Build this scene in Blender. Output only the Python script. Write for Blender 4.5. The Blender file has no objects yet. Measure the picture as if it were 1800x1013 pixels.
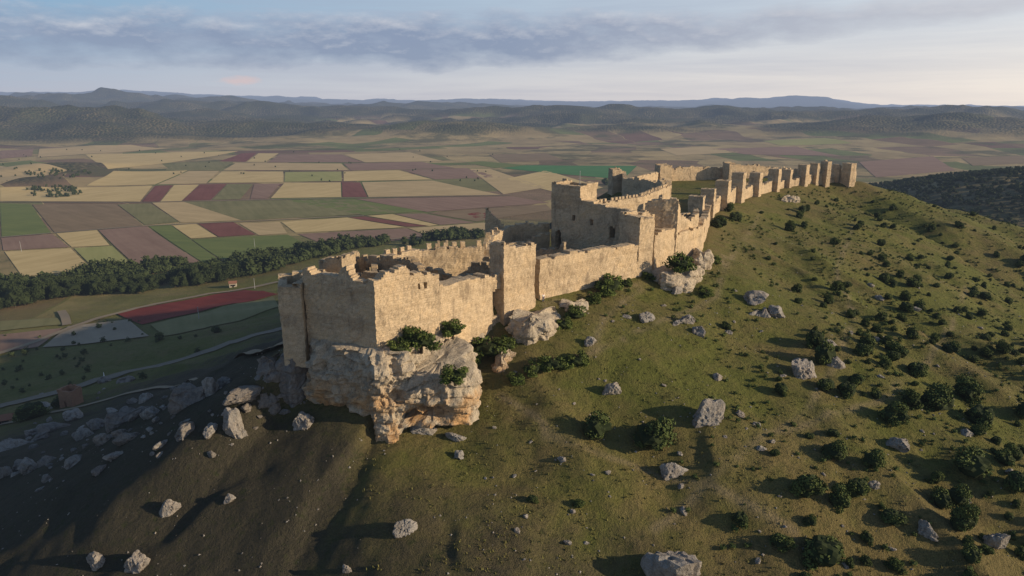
import bpy, bmesh, math, random
import numpy as np
from mathutils import Vector
rnd = random.Random(7)
SC = bpy.context.scene; C = SC.collection
CAMZ = 35.0; P = math.radians(15); CP, SP = math.cos(P), math.sin(P)
SUN_AZ, SUN_EL = math.radians(105), math.radians(17)     # azimuth from +Y towards +X

# ---------------------------------------------------------------- survey helpers
def ray(u, v):
    dy = (506.5 - v) / 1200.0
    return (u - 900) / 1200.0, CP + dy * SP, -SP + dy * CP
def at(u, v, z):
    a, b, c = ray(u, v); t = (z - CAMZ) / c
    return (a * t, b * t)
def zat(u, v, Y):
    a, b, c = ray(u, v); return CAMZ + c * Y / b
def pix(x, y, z):
    z = z - CAMZ
    f = y * CP - z * SP; up = y * SP + z * CP
    return 900 + 1200 * x / f, 506.5 - 1200 * up / f, f

# ---------------------------------------------------------------- noise
def _hash(ix, iy, iz, seed):
    h = (ix * 374761393 + iy * 668265263 + iz * 1274126177 + seed * 974634777) & 0xffffffff
    h = ((h ^ (h >> 13)) * 1274126177) & 0xffffffff
    h = ((h ^ (h >> 16)) * 668265263) & 0xffffffff
    return ((h ^ (h >> 15)) & 0xffffff) / float(0xffffff)
def vn(x, y, z=None, seed=0):
    x = np.asarray(x, float); y = np.asarray(y, float)
    ix = np.floor(x).astype(np.int64); iy = np.floor(y).astype(np.int64)
    fx = x - ix; fy = y - iy
    fx = fx * fx * fx * (fx * (fx * 6 - 15) + 10); fy = fy * fy * fy * (fy * (fy * 6 - 15) + 10)
    def lay(iz):
        a = _hash(ix, iy, iz, seed); b = _hash(ix + 1, iy, iz, seed)
        c = _hash(ix, iy + 1, iz, seed); d = _hash(ix + 1, iy + 1, iz, seed)
        return (a + (b - a) * fx) * (1 - fy) + (c + (d - c) * fx) * fy
    if z is None: return lay(0) * 2 - 1
    z = np.asarray(z, float); iz = np.floor(z).astype(np.int64); fz = z - iz; fz = fz * fz * (3 - 2 * fz)
    return (lay(iz) * (1 - fz) + lay(iz + 1) * fz) * 2 - 1
def fbm(x, y, z=None, o=4, seed=0, g=.5):
    s = 0; a = 1; n = 0
    for k in range(o):
        s = s + a * vn(x * 2 ** k + 17.3 * k, y * 2 ** k - 9.1 * k, None if z is None else z * 2 ** k, seed + k); n += a; a *= g
    return s / n
def ss(a, b, x):
    t = np.clip((x - a) / (b - a), 0, 1); return t * t * (3 - 2 * t)

# ---------------------------------------------------------------- terrain height
FOOT = np.array([(-20, 99), (-4, 116.5), (5, 123), (27, 140), (37, 148), (46, 159), (60, 203), (71, 230), (86, 254), (107, 284), (140, 318),
                 (163, 319), (165, 327), (132, 349), (70, 330), (42, 291), (53, 253), (21, 211), (2, 184), (-10, 162), (-24, 136), (-34, 122), (-34, 106)], float)
C1 = np.array(at(663, 612, 0)); DX, DY = .652, .758; NX, NY = .758, -.652
def sdpoly(x, y):
    best = np.full(x.shape, 1e18); wx = np.zeros_like(x); wy = np.zeros_like(x); ins = np.zeros(x.shape, bool)
    n = len(FOOT)
    for i in range(n):
        ax, ay = FOOT[i]; bx, by = FOOT[(i + 1) % n]
        ex, ey = bx - ax, by - ay
        t = np.clip(((x - ax) * ex + (y - ay) * ey) / (ex * ex + ey * ey), 0, 1)
        dx = x - ax - t * ex; dy = y - ay - t * ey; d2 = dx * dx + dy * dy
        m = d2 < best; best = np.where(m, d2, best); wx = np.where(m, dx, wx); wy = np.where(m, dy, wy)
        c = ((ay > y) != (by > y)) & (x < (bx - ax) * (y - ay) / (by - ay + 1e-12) + ax)
        ins ^= c
    d = np.sqrt(best) + 1e-9
    return np.where(ins, -d, d), wx / d, wy / d
MPX = [(-2000, 18), (0, 18), (100, 18), (220, 22), (350, 17), (500, 14), (600, 11), (750, 9), (870, 11), (1000, 6), (1200, 8), (1290, 11), (1370, 15), (1450, 12), (1530, 1), (1700, -1), (1800, -3), (4000, 0)]
def height(x, y, full=False):
    x = np.asarray(x, float); y = np.asarray(y, float)
    sd, wx, wy = sdpoly(x, y); d = np.maximum(sd, 0)
    dn = wx * NX + wy * NY
    r = ss(-.15, 1.0, dn)
    fl = -108 * (1 - np.exp(-(d / 150) ** 1.05))
    t = .29 * d + .40 * np.logaddexp(0, (d - 88) / 14) * 14 - .40 * math.log(1 + math.exp(-88 / 14)) * 14
    fr = -110 * np.tanh(t / 110)
    s = (x - C1[0]) * DX + (y - C1[1]) * DY
    L = -12.5 * ss(40, 0, s) * (1 - np.exp(-d / .9)) * np.exp(-d / 110) * (.2 + .8 * ss(-.25, .55, dn))
    f = np.maximum(fl * (1 - r) + fr * r + L, -109.9)
    hillm = np.clip((f + 110) / 14, 0, 1)
    nf = ss(-25, 40, s)
    rel = fbm(x / 34, y / 34, o=3, seed=3) * (1.0 + 1.9 * nf) * np.clip(d / 25, 0, 1) + fbm(x / 7, y / 7, o=3, seed=5) * .55 * np.clip(d / 5 + .2, 0, 1)
    gul = np.abs(fbm(s / 30 + .02 * d, d / 130, o=2, seed=8)); rel = rel + (1.2 - gul * 6.5) * np.clip(d / 60, 0, 1) * (.1 + .9 * nf)
    st = fbm(x / 18, y / 18, o=2, seed=9); rel = rel + .6 * ss(.2, .42, st) * np.clip(d / 20, 0, 1)
    # far country
    R = np.hypot(x, y); az = np.arctan2(x, np.maximum(y, 1e-6)); u = 900 + 1242 * np.tan(np.clip(az, -1.2, 1.2))
    w = 500 * fbm(x / 1500, y / 1500, o=2, seed=21); fade = 1 - ss(12000, 17000, R)
    m = ss(2450, 4000, R + w)
    left = ss(880, 200, u + w * .15)
    hills = m * (np.maximum(0, .34 + fbm(x / 1200, y / 700, o=5, seed=31)) * 112 + (1 - np.abs(fbm(x / 600, y / 500, o=4, seed=35)) * 2.2) * 34) * fade
    pl = ss(2900, 4300, R + w * 1.2) * left * (62 + 95 * fbm(x / 2200, y / 1300, o=5, seed=41) - 70 * np.abs(fbm(x / 500, y / 500, o=3, seed=43)) + 40 * ss(4500, 9000, R)) * fade
    l2 = ss(6800, 9000, R + w) * (1 - ss(11500, 14500, R)) * np.maximum(0, .28 + fbm(x / 2400, y / 1500, o=5, seed=45)) * 120 * (.5 + .5 * ss(1500, 500, u))
    g = lambda cx, cy, sx, sy, h: h * np.exp(-((x - cx) / sx) ** 2 - ((y - cy) / sy) ** 2)
    gs = g(840, 820, 340, 320, 78) + g(2000, 3000, 500, 420, 56) + g(2900, 4300, 900, 500, 60) + g(650, 3300, 380, 260, 46) + g(-260, 3100, 420, 230, 46)
    gs = gs * (1 + .35 * fbm(x / 190, y / 190, o=4, seed=51))
    knoll = g(-1010, 1490, 120, 190, 22) + g(-880, 1250, 80, 90, 12)
    mt = ss(15000, 25000, R) * (np.interp(u, [a for a, b in MPX], [b for a, b in MPX]) + 4.5 * fbm(u / 45, R / 4000, o=5, seed=61)) / 1242 * np.minimum(R, 30000) + ss(15000, 24000, R) * 110
    und = ss(900, 2300, R) * fbm(x / 400, y / 400, o=3, seed=71) * 2.5
    V = -110 + und + np.maximum(hills, 0) + np.maximum(pl, 0) + gs + knoll + np.maximum(mt, 0) + l2
    z = V + (f + 110) + rel * ss(0, 45, f + 110)
    if not full: return z
    el = np.maximum(hills, 0) + np.maximum(pl, 0) + l2
    forest = ss(.18, .44, el / 150 + .6 * fbm(x / 520, y / 420, o=4, seed=81) * m + left * m * .45)
    forest = np.maximum(forest, ss(8, 30, gs) * (.75 + .4 * vn(x / 90, y / 90, seed=83)))
    forest = np.maximum(forest, ss(5, 14, knoll) * .8)
    forest = np.maximum(forest, ss(8000, 13000, R) * .9)
    return z, hillm, forest, sd, r
def H(x, y): return float(height(np.array([x]), np.array([y]))[0])
_ts = np.geomspace(25, 9000, 2200)
def hit(u, v):
    a, b, c = ray(u, v)
    zz = CAMZ + c * _ts; hh = height(a * _ts, b * _ts)
    k = int(np.argmax(zz < hh))
    if k == 0: k = len(_ts) - 1
    d0 = zz[k - 1] - hh[k - 1]; d1 = hh[k] - zz[k]; t = _ts[k - 1] + (_ts[k] - _ts[k - 1]) * d0 / (d0 + d1 + 1e-9)
    return a * t, b * t, CAMZ + c * t, t

# ---------------------------------------------------------------- node helpers
def nd(nt, t, ins=None, **pr):
    n = nt.nodes.new(t)
    for k, v in pr.items(): setattr(n, k, v)
    for k, v in (ins or {}).items():
        if isinstance(v, bpy.types.NodeSocket): nt.links.new(v, n.inputs[k])
        else: n.inputs[k].default_value = v
    return n
def mth(nt, op, a, b=0.0, c=None, cl=False):
    i = {0: a, 1: b}
    if c is not None: i[2] = c
    return nd(nt, 'ShaderNodeMath', i, operation=op, use_clamp=cl).outputs[0]
def mixc(nt, f, a, b, bl='MIX'):
    def c4(v): return v if isinstance(v, bpy.types.NodeSocket) or len(v) == 4 else (*v, 1)
    return nd(nt, 'ShaderNodeMix', {0: f, 6: c4(a), 7: c4(b)}, data_type='RGBA', blend_type=bl).outputs[2]
def ramp(nt, f, st, ip='LINEAR'):
    n = nd(nt, 'ShaderNodeValToRGB', {0: f}); cr = n.color_ramp; cr.interpolation = ip
    while len(cr.elements) < len(st): cr.elements.new(.5)
    for e, (p, c) in zip(cr.elements, st):
        e.position = p; e.color = (c, c, c, 1) if isinstance(c, (int, float)) else (*c, 1)
    return n.outputs[0]
def noise(nt, vec, sc, det=4, rough=.55, dist=0.0):
    return nd(nt, 'ShaderNodeTexNoise', {'Vector': vec, 'Scale': sc, 'Detail': det, 'Roughness': rough, 'Distortion': dist}).outputs[0]
def newmat(name):
    m = bpy.data.materials.new(name); m.use_nodes = True; nt = m.node_tree; nt.nodes.clear()
    return m, nt
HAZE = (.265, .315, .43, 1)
def finish(nt, col, rough=.9, bump=None, bs=.3, bd=.1, haze=True, spec=.15):
    ins = {'Base Color': col, 'Roughness': rough, 'Specular IOR Level': spec}
    if bump is not None: ins['Normal'] = nd(nt, 'ShaderNodeBump', {'Height': bump, 'Strength': bs, 'Distance': bd}).outputs[0]
    b = nd(nt, 'ShaderNodeBsdfPrincipled', ins).outputs[0]
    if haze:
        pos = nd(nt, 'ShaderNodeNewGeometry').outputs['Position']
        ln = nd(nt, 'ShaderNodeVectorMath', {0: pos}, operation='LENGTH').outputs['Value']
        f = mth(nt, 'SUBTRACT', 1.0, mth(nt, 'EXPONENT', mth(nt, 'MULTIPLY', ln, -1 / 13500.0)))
        e = nd(nt, 'ShaderNodeEmission', {'Color': HAZE, 'Strength': 1.0}).outputs[0]  # painted aerial haze: a bluish glow mixed in with distance
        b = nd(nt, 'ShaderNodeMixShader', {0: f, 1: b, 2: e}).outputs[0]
    nd(nt, 'ShaderNodeOutputMaterial', {'Surface': b})
def POS(nt): return nd(nt, 'ShaderNodeNewGeometry').outputs['Position']

# ---------------------------------------------------------------- materials
def terrain_mat():
    m, nt = newmat('terrain'); p = POS(nt)
    at1 = nd(nt, 'ShaderNodeAttribute', attribute_name='mask').outputs['Color']
    sp = nd(nt, 'ShaderNodeSeparateColor', {0: at1}); hm, fo, dr = sp.outputs[0], sp.outputs[1], sp.outputs[2]
    at2 = nd(nt, 'ShaderNodeAttribute', attribute_name='mask_b').outputs['Color']
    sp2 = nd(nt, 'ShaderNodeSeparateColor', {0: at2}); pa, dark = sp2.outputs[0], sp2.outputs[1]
    flat = nd(nt, 'ShaderNodeVectorMath', {0: p, 1: (1, 1, 0)}, operation='MULTIPLY').outputs[0]
    wv = nd(nt, 'ShaderNodeVectorMath', {0: flat, 1: nd(nt, 'ShaderNodeVectorMath', {0: nd(nt, 'ShaderNodeTexNoise', {'Vector': flat, 'Scale': .0016, 'Detail': 2.0}).outputs[1], 1: (320, 320, 0)}, operation='MULTIPLY').outputs[0]}, operation='ADD').outputs[0]
    vor = nd(nt, 'ShaderNodeTexVoronoi', {'Vector': wv, 'Scale': 1 / 900.0}, voronoi_dimensions='2D')
    vs = nd(nt, 'ShaderNodeSeparateColor', {0: vor.outputs['Color']})
    rot = nd(nt, 'ShaderNodeVectorRotate', {'Vector': wv, 'Angle': mth(nt, 'MULTIPLY', vs.outputs[0], 3.1)}, rotation_type='Z_AXIS').outputs[0]
    br = nd(nt, 'ShaderNodeTexBrick', {'Vector': rot, 'Color1': (0, 0, 0, 1), 'Color2': (1, 1, 1, 1), 'Mortar': (.45, .45, .45, 1), 'Scale': 1.0, 'Mortar Size': 1.2, 'Bias': 0.0, 'Brick Width': 330.0, 'Row Height': 125.0})
    br.offset = .37
    fcol = ramp(nt, mth(nt, 'ADD', br.outputs[0], mth(nt, 'MULTIPLY', mth(nt, 'SUBTRACT', vs.outputs[1], .5), .35)),
                [(0, (.42, .32, .16)), (.14, (.23, .15, .095)), (.26, (.36, .27, .14)), (.40, (.21, .20, .085)), (.52, (.45, .34, .17)), (.64, (.25, .165, .11)), (.73, (.16, .19, .065)), (.81, (.39, .295, .15)), (.93, (.19, .105, .08))], 'CONSTANT')
    n0 = noise(nt, p, .012, 5); fcol = mixc(nt, .5, fcol, ramp(nt, n0, [(.3, .6), (.7, 1.35)]), 'MULTIPLY')
    fcol = mixc(nt, ramp(nt, noise(nt, p, .0045, 6, .65), [(.50, 0), (.60, .85)]), fcol, (.085, .088, .043))
    vd = nd(nt, 'ShaderNodeTexVoronoi', {'Vector': flat, 'Scale': .09}, voronoi_dimensions='2D').outputs['Distance']
    dots = ramp(nt, vd, [(.30, 0), (.55, 1)])
    bare = mixc(nt, noise(nt, p, .006, 5), (.12, .10, .055), (.24, .185, .11))
    dens = ramp(nt, noise(nt, p, .0035, 6, .65), [(.44, 0), (.62, .8)])
    wood = mixc(nt, mth(nt, 'MULTIPLY', dots, mth(nt, 'ADD', dens, .15)), (.024, .036, .02), bare)
    col = mixc(nt, fo, fcol, wood)
    a = noise(nt, p, .035, 5, .6); b = noise(nt, p, .22, 6, .65); c = noise(nt, p, 1.3, 5, .7); d = noise(nt, p, 5.0, 3, .7)
    green = mixc(nt, b, (.10, .115, .024), (.20, .20, .05))
    dry = mixc(nt, c, (.14, .112, .043), (.275, .215, .09))
    k = mth(nt, 'ADD', mth(nt, 'MULTIPLY', a, 1.5), mth(nt, 'MULTIPLY', b, .9)); k = mth(nt, 'ADD', k, mth(nt, 'MULTIPLY', mth(nt, 'SUBTRACT', dr, .5), .8))
    hc = mixc(nt, ramp(nt, mth(nt, 'SUBTRACT', k, .7), [(.28, 0), (.70, 1)]), green, dry)
    earth = mixc(nt, c, (.042, .037, .028), (.098, .083, .062))  # bare earth tone, also laid over foreground grass to imitate shade
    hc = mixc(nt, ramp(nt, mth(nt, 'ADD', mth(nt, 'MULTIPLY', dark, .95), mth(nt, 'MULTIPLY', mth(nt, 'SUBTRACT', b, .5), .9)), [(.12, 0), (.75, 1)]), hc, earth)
    hc = mixc(nt, ramp(nt, mth(nt, 'ADD', c, mth(nt, 'MULTIPLY', mth(nt, 'SUBTRACT', a, .5), .3)), [(.68, 0), (.74, .55)]), hc, (.25, .23, .19))
    hc = mixc(nt, mth(nt, 'MULTIPLY', pa, mth(nt, 'ADD', mth(nt, 'MULTIPLY', b, .6), .4)), hc, (.33, .26, .155))
    hc = mixc(nt, ramp(nt, d, [(.3, .5), (.7, 0)]), hc, (.045, .048, .016))
    hc = mixc(nt, ramp(nt, noise(nt, p, .7, 6, .75), [(.34, .65), (.46, 0)]), hc, (.038, .05, .016))
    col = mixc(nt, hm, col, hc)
    bmp = mth(nt, 'ADD', mth(nt, 'MULTIPLY', c, .7), mth(nt, 'ADD', mth(nt, 'MULTIPLY', d, .35), mth(nt, 'MULTIPLY', b, 1.3)))
    bmp = mth(nt, 'ADD', bmp, mth(nt, 'MULTIPLY', mth(nt, 'MULTIPLY', fo, vd), -6.0))
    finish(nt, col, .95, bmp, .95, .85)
    return m
def stone_mat(name, lo, hi, stain=(.13, .10, .072), row=.38):
    m, nt = newmat(name); p = POS(nt)
    uv = nd(nt, 'ShaderNodeUVMap', uv_map='uv').outputs[0]
    wob = nd(nt, 'ShaderNodeVectorMath', {0: uv, 1: nd(nt, 'ShaderNodeVectorMath', {0: nd(nt, 'ShaderNodeTexNoise', {'Vector': p, 'Scale': .7}).outputs[1], 1: (.25, .25, 0)}, operation='MULTIPLY').outputs[0]}, operation='ADD').outputs[0]
    br = nd(nt, 'ShaderNodeTexBrick', {'Vector': wob, 'Color1': (0, 0, 0, 1), 'Color2': (1, 1, 1, 1), 'Mortar': (.35, .35, .35, 1), 'Scale': 1.0, 'Mortar Size': .03, 'Mortar Smooth': .4, 'Brick Width': row * 1.7, 'Row Height': row})
    n1 = noise(nt, p, .25, 5, .65); n2 = noise(nt, p, 1.6, 6, .75); n3 = noise(nt, p, 7, 3, .7)
    f = mth(nt, 'ADD', mth(nt, 'MULTIPLY', br.outputs[0], .4), mth(nt, 'MULTIPLY', mth(nt, 'SUBTRACT', mth(nt, 'MULTIPLY', n2, 1.6), .3), .75))
    col = mixc(nt, f, lo, hi)
    st = nd(nt, 'ShaderNodeVectorMath', {0: p, 1: (1, 1, .22)}, operation='MULTIPLY').outputs[0]
    s = noise(nt, st, .8, 6, .75)
    col = mixc(nt, ramp(nt, mth(nt, 'ADD', mth(nt, 'MULTIPLY', s, .6), mth(nt, 'MULTIPLY', n1, .5)), [(.56, 0), (.73, .7)]), col, stain)
    col = mixc(nt, ramp(nt, n1, [(.3, .5), (.5, 0)]), col, (min(.72, hi[0] * 1.1), hi[1] * 1.0, hi[2] * .85))
    bnd = nd(nt, 'ShaderNodeVectorMath', {0: p, 1: (.06, .06, 1)}, operation='MULTIPLY').outputs[0]
    col = mixc(nt, ramp(nt, noise(nt, bnd, .6, 5, .65), [(.50, 0), (.62, .3)]), col, (lo[0] * .7, lo[1] * .66, lo[2] * .62))
    col = mixc(nt, ramp(nt, n3, [(.27, .7), (.48, 0)]), col, (.09, .07, .045))
    h = mth(nt, 'ADD', mth(nt, 'MULTIPLY', br.outputs['Fac'], -.4), mth(nt, 'ADD', mth(nt, 'MULTIPLY', n2, 1.2), mth(nt, 'MULTIPLY', n3, .6)))
    finish(nt, col, .95, h, .8, .16)
    return m
def rock_mat(name, base, orange=.0, dark=.5, low=None):
    m, nt = newmat(name); p = POS(nt)
    n1 = noise(nt, p, .22, 5, .6); n2 = noise(nt, p, 1.1, 7, .72); n3 = noise(nt, p, 5, 5, .7)
    st = nd(nt, 'ShaderNodeVectorMath', {0: p, 1: (1, 1, .18)}, operation='MULTIPLY').outputs[0]
    s = noise(nt, st, .9, 6, .7)
    col = mixc(nt, n2, tuple(b * .6 for b in base), tuple(b * 1.3 for b in base))
    if orange:
        om = ramp(nt, n1, [(.42, 0), (.60, 1)])
        if low is not None:
            z = nd(nt, 'ShaderNodeSeparateXYZ', {0: p}).outputs[2]
            om = mth(nt, 'MULTIPLY', ramp(nt, n1, [(.40, 0), (.56, 1)]), ramp(nt, mth(nt, 'MULTIPLY', mth(nt, 'ADD', z, 20), .05), [(.15, .6), (.35, 1), (.6, .85), (.78, .1)]))
        col = mixc(nt, mth(nt, 'MULTIPLY', om, orange), col, (.58, .33, .13))
    col = mixc(nt, ramp(nt, s, [(.49, 0), (.66, dark)]), col, (.12, .105, .09))
    col = mixc(nt, ramp(nt, n3, [(.3, .7), (.48, 0)]), col, (.07, .055, .04))
    lay = nd(nt, 'ShaderNodeVectorMath', {0: p, 1: (.35, .35, 1.6)}, operation='MULTIPLY').outputs[0]
    l = noise(nt, lay, 1.0, 5, .7)
    h = mth(nt, 'ADD', mth(nt, 'MULTIPLY', l, .8), mth(nt, 'ADD', mth(nt, 'MULTIPLY', n2, 1.2), mth(nt, 'MULTIPLY', n3, .4)))
    finish(nt, col, .95, h, 1.0, .45)
    return m
def leaf_mat(name, a, b):
    m, nt = newmat(name); oi = nd(nt, 'ShaderNodeObjectInfo').outputs['Random']; p = POS(nt)
    f = mth(nt, 'ADD', mth(nt, 'MULTIPLY', oi, .5), mth(nt, 'MULTIPLY', noise(nt, p, 1.2, 3), .6))
    col = mixc(nt, f, a, b); finish(nt, col, .9)
    return m
def plain(name, a, b=None, sc=2.0, rough=.85, haze=True):
    m, nt = newmat(name); b = b or tuple(min(1, c * 1.35) for c in a)
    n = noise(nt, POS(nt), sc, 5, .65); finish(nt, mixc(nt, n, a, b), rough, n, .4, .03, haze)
    return m
def field_mat(name, a, b, ang):
    m, nt = newmat(name); p = POS(nt)
    r = nd(nt, 'ShaderNodeVectorRotate', {'Vector': p, 'Angle': ang}, rotation_type='Z_AXIS').outputs[0]
    st = nd(nt, 'ShaderNodeVectorMath', {0: r, 1: (.01, .14, .05)}, operation='MULTIPLY').outputs[0]
    n1 = noise(nt, st, 1.0, 4, .6); n2 = noise(nt, p, .02, 6, .65); n3 = noise(nt, p, .2, 4, .7)
    f = mth(nt, 'ADD', mth(nt, 'MULTIPLY', n1, .55), mth(nt, 'ADD', mth(nt, 'MULTIPLY', n2, .5), mth(nt, 'MULTIPLY', n3, .2)))
    finish(nt, mixc(nt, ramp(nt, f, [(.42, 0), (.82, 1)]), a, b), .95)
    return m
M = dict(
    terrain=terrain_mat(),
    stone=stone_mat('castle_stone', (.41, .31, .20), (.66, .52, .35)),
    rubble=stone_mat('rubble_stone', (.34, .26, .17), (.56, .44, .295), row=.25),
    cliff=rock_mat('cliff_limestone', (.56, .48, .365), .85, .5, low=1),
    rock=rock_mat('grey_limestone', (.36, .34, .31), .10, .6),
    shaded_rock=rock_mat('shaded_grey_limestone', (.25, .235, .215), .10, .65),  # darkened limestone copy, shade put into the colour for left-side rocks
    floor=plain('courtyard_floor', (.19, .155, .095), (.34, .28, .19), .6),
    bush=leaf_mat('juniper_leaves', (.048, .070, .022), (.105, .132, .040)),
    shrub=leaf_mat('shrub_leaves', (.055, .085, .02), (.12, .15, .04)),
    tree=leaf_mat('tree_leaves', (.024, .038, .016), (.056, .074, .027)),
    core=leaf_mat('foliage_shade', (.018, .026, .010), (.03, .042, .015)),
    bark=plain('bark', (.06, .045, .03)),
    road=plain('road_surface', (.17, .145, .11), (.24, .205, .155), .5),
    dirt=plain('dirt_track', (.22, .175, .115), (.30, .24, .165), .4),
    tuft=leaf_mat('grass_blades', (.10, .11, .03), (.22, .185, .07)),
    white=plain('white_paint', (.75, .74, .70)), cream=plain('cream_render', (.34, .30, .235)), dark=plain('dark_opening', (.015, .013, .012)),
    roof=plain('clay_roof_tiles', (.22, .10, .065), (.31, .16, .10), 1.5), brick=plain('red_brick', (.24, .13, .08), (.36, .21, .13), 1.5),
    wood=plain('grey_timber', (.12, .10, .08)), skin=plain('skin', (.5, .32, .23)), jeans=plain('blue_cloth', (.05, .07, .13)), hair=plain('brown_hair', (.04, .025, .015)),
    metal=plain('grey_metal', (.3, .3, .3), rough=.5))

# ---------------------------------------------------------------- object helpers
def mesh(name, V, F, mat, parent=None, uv=None, smooth=False, org=None):
    me = bpy.data.meshes.new(name)
    V = np.asarray(V, float)
    if org is not None: V = V - np.array(org)
    me.from_pydata(V.tolist(), [], F); me.materials.append(mat)
    if uv is not None:
        l = me.uv_layers.new(name='uv'); l.data.foreach_set('uv', np.asarray(uv, np.float32).ravel())
    if smooth: me.polygons.foreach_set('use_smooth', [True] * len(me.polygons))
    o = bpy.data.objects.new(name, me); C.objects.link(o)
    if parent is not None: o.parent = parent
    elif org is not None: o.location = org
    return o
def tag(o, label=None, cat=None, group=None, kind=None):
    if label: o['label'] = label
    if cat: o['category'] = cat
    if group: o['group'] = group
    if kind: o['kind'] = kind
    return o
def thing(name, label, cat, loc, rz=0, group=None):
    o = bpy.data.objects.new(name, None); C.objects.link(o); o.location = loc; o.rotation_euler[2] = rz; o.empty_display_size = .5
    return tag(o, label, cat, group)

# ---------------------------------------------------------------- terrain sheet
PATHS = [[(1275, 450), (1262, 520), (1180, 560), (1090, 600), (1000, 640)], [(1500, 395), (1470, 470), (1500, 560), (1470, 640), (1420, 720), (1300, 800), (1150, 930)],
         [(1130, 505), (1060, 560), (1040, 620)], [(1340, 370), (1300, 430), (1275, 470)], [(960, 535), (1040, 520), (1120, 500), (1240, 480)], [(1700, 500), (1640, 620), (1560, 700), (1380, 760)],
         [(880, 700), (960, 760), (1080, 800), (1250, 850), (1400, 930)]]
def build_terrain():
    th = np.concatenate([np.radians(np.arange(-48, 48, .15)), np.radians(np.arange(48, 312, 1.5))])
    r = np.concatenate([np.linspace(1, 38, 22), np.exp(np.arange(math.log(40), math.log(520), .0065)), np.exp(np.arange(math.log(520), math.log(4500), .011)), np.exp(np.arange(math.log(4500), math.log(75000), .014))])
    T, Rr = np.meshgrid(th, r); x = (Rr * np.sin(T)).ravel(); y = (Rr * np.cos(T)).ravel()
    z, hm, fo, sd, rt = height(x, y, True)
    nt_, nr = len(th), len(r)
    i, j = np.meshgrid(np.arange(nt_), np.arange(nr - 1)); i2 = (i + 1) % nt_
    q = np.stack([j * nt_ + i, (j + 1) * nt_ + i, (j + 1) * nt_ + i2, j * nt_ + i2], -1).reshape(-1, 4)[:, ::-1]
    me = bpy.data.meshes.new('ground'); nv = len(x); nf = len(q)
    me.vertices.add(nv); me.loops.add(nf * 4); me.polygons.add(nf)
    me.vertices.foreach_set('co', np.stack([x, y, z], -1).astype(np.float32).ravel())
    me.loops.foreach_set('vertex_index', q.astype(np.int32).ravel())
    me.polygons.foreach_set('loop_start', np.arange(0, nf * 4, 4, dtype=np.int32)); me.polygons.foreach_set('loop_total', np.full(nf, 4, np.int32))
    me.polygons.foreach_set('use_smooth', np.ones(nf, bool))
    me.update(); me.validate()
    pa = np.zeros(nv)
    near = (np.hypot(x, y) < 420)
    for pl in PATHS:
        pts = [hit(a, b)[:2] for a, b in pl]
        for (ax, ay), (bx, by) in zip(pts[:-1], pts[1:]):
            ex, ey = bx - ax, by - ay; t = np.clip(((x - ax) * ex + (y - ay) * ey) / (ex * ex + ey * ey + 1e-9), 0, 1)
            wob = .9 * vn(x / 6, y / 6, seed=91); dd = np.hypot(x - ax - t * ex + wob, y - ay - t * ey + wob); pa = np.maximum(pa, np.exp(-(dd / .7) ** 2) * near)
    dry = ss(110, 70, y) * .30 + .34 + .32 * np.exp(-np.abs(sd) / 12)
    earth = (1 - ss(.25, 1.0, rt)) * ss(-2, 14, sd) * (1 - ss(110, 210, sd))  # bare earth of the left slope, spread wider to paint it dimmer
    earth = np.maximum(earth, .62 * ss(92, 68, y + .25 * x) * (hm > .5) * (sd > 0))  # foreground shade put into the colour as darker ground
    c1 = me.color_attributes.new('mask', 'FLOAT_COLOR', 'POINT'); c1.data.foreach_set('color', np.stack([hm, np.clip(fo, 0, 1), dry, np.ones(nv)], -1).astype(np.float32).ravel())
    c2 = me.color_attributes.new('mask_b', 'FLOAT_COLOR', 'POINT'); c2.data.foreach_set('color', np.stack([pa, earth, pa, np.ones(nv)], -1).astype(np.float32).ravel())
    me.materials.append(M['terrain'])
    o = bpy.data.objects.new('ground', me); C.objects.link(o); tag(o, 'grassy castle hill, patchwork farmland, wooded ridges and distant mountains', 'ground', kind='structure')
build_terrain()

# ---------------------------------------------------------------- fields, tracks, road
TAN, OCH, MAU, RED, GRN, OLV, BRN, YGR, BGR, PAL = 'tan', 'och', 'mau', 'red', 'grn', 'olv', 'brn', 'ygr', 'bgr', 'pal'
FC = {TAN: ((.38, .285, .14), (.56, .42, .22)), OCH: ((.45, .335, .145), (.64, .49, .235)), MAU: ((.21, .13, .09), (.31, .205, .145)), RED: ((.15, .052, .038), (.23, .09, .068)),
      GRN: ((.11, .145, .04), (.19, .215, .06)), OLV: ((.15, .145, .055), (.25, .225, .10)), BRN: ((.18, .13, .07), (.28, .20, .115)), YGR: ((.26, .265, .085), (.37, .35, .13)),
      BGR: ((.045, .15, .045), (.08, .22, .065)), PAL: ((.25, .205, .145), (.35, .29, .21)), 'pop': ((.13, .02, .014), (.22, .045, .032))}
FM = {k: field_mat('field_' + n, *FC[k], a) for k, n, a in [(TAN, 'stubble', .5), (OCH, 'ripe_grain', 2.0), (MAU, 'ploughed', .9), (RED, 'red_earth', 1.2), (GRN, 'green_crop', .3), (OLV, 'olive_fallow', 1.1), (BRN, 'brown_earth', .7), (YGR, 'pale_green', 1.0), (BGR, 'bright_green', .2), (PAL, 'pale_soil', .9), ('pop', 'poppies', .6)]}
NM = {TAN: 'tan stubble', OCH: 'golden grain', MAU: 'mauve ploughed', RED: 'dark red earth', GRN: 'green crop', OLV: 'olive fallow', BRN: 'brown earth', YGR: 'yellow green', BGR: 'bright green', PAL: 'pale bare', 'pop': 'crimson poppy'}
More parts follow.
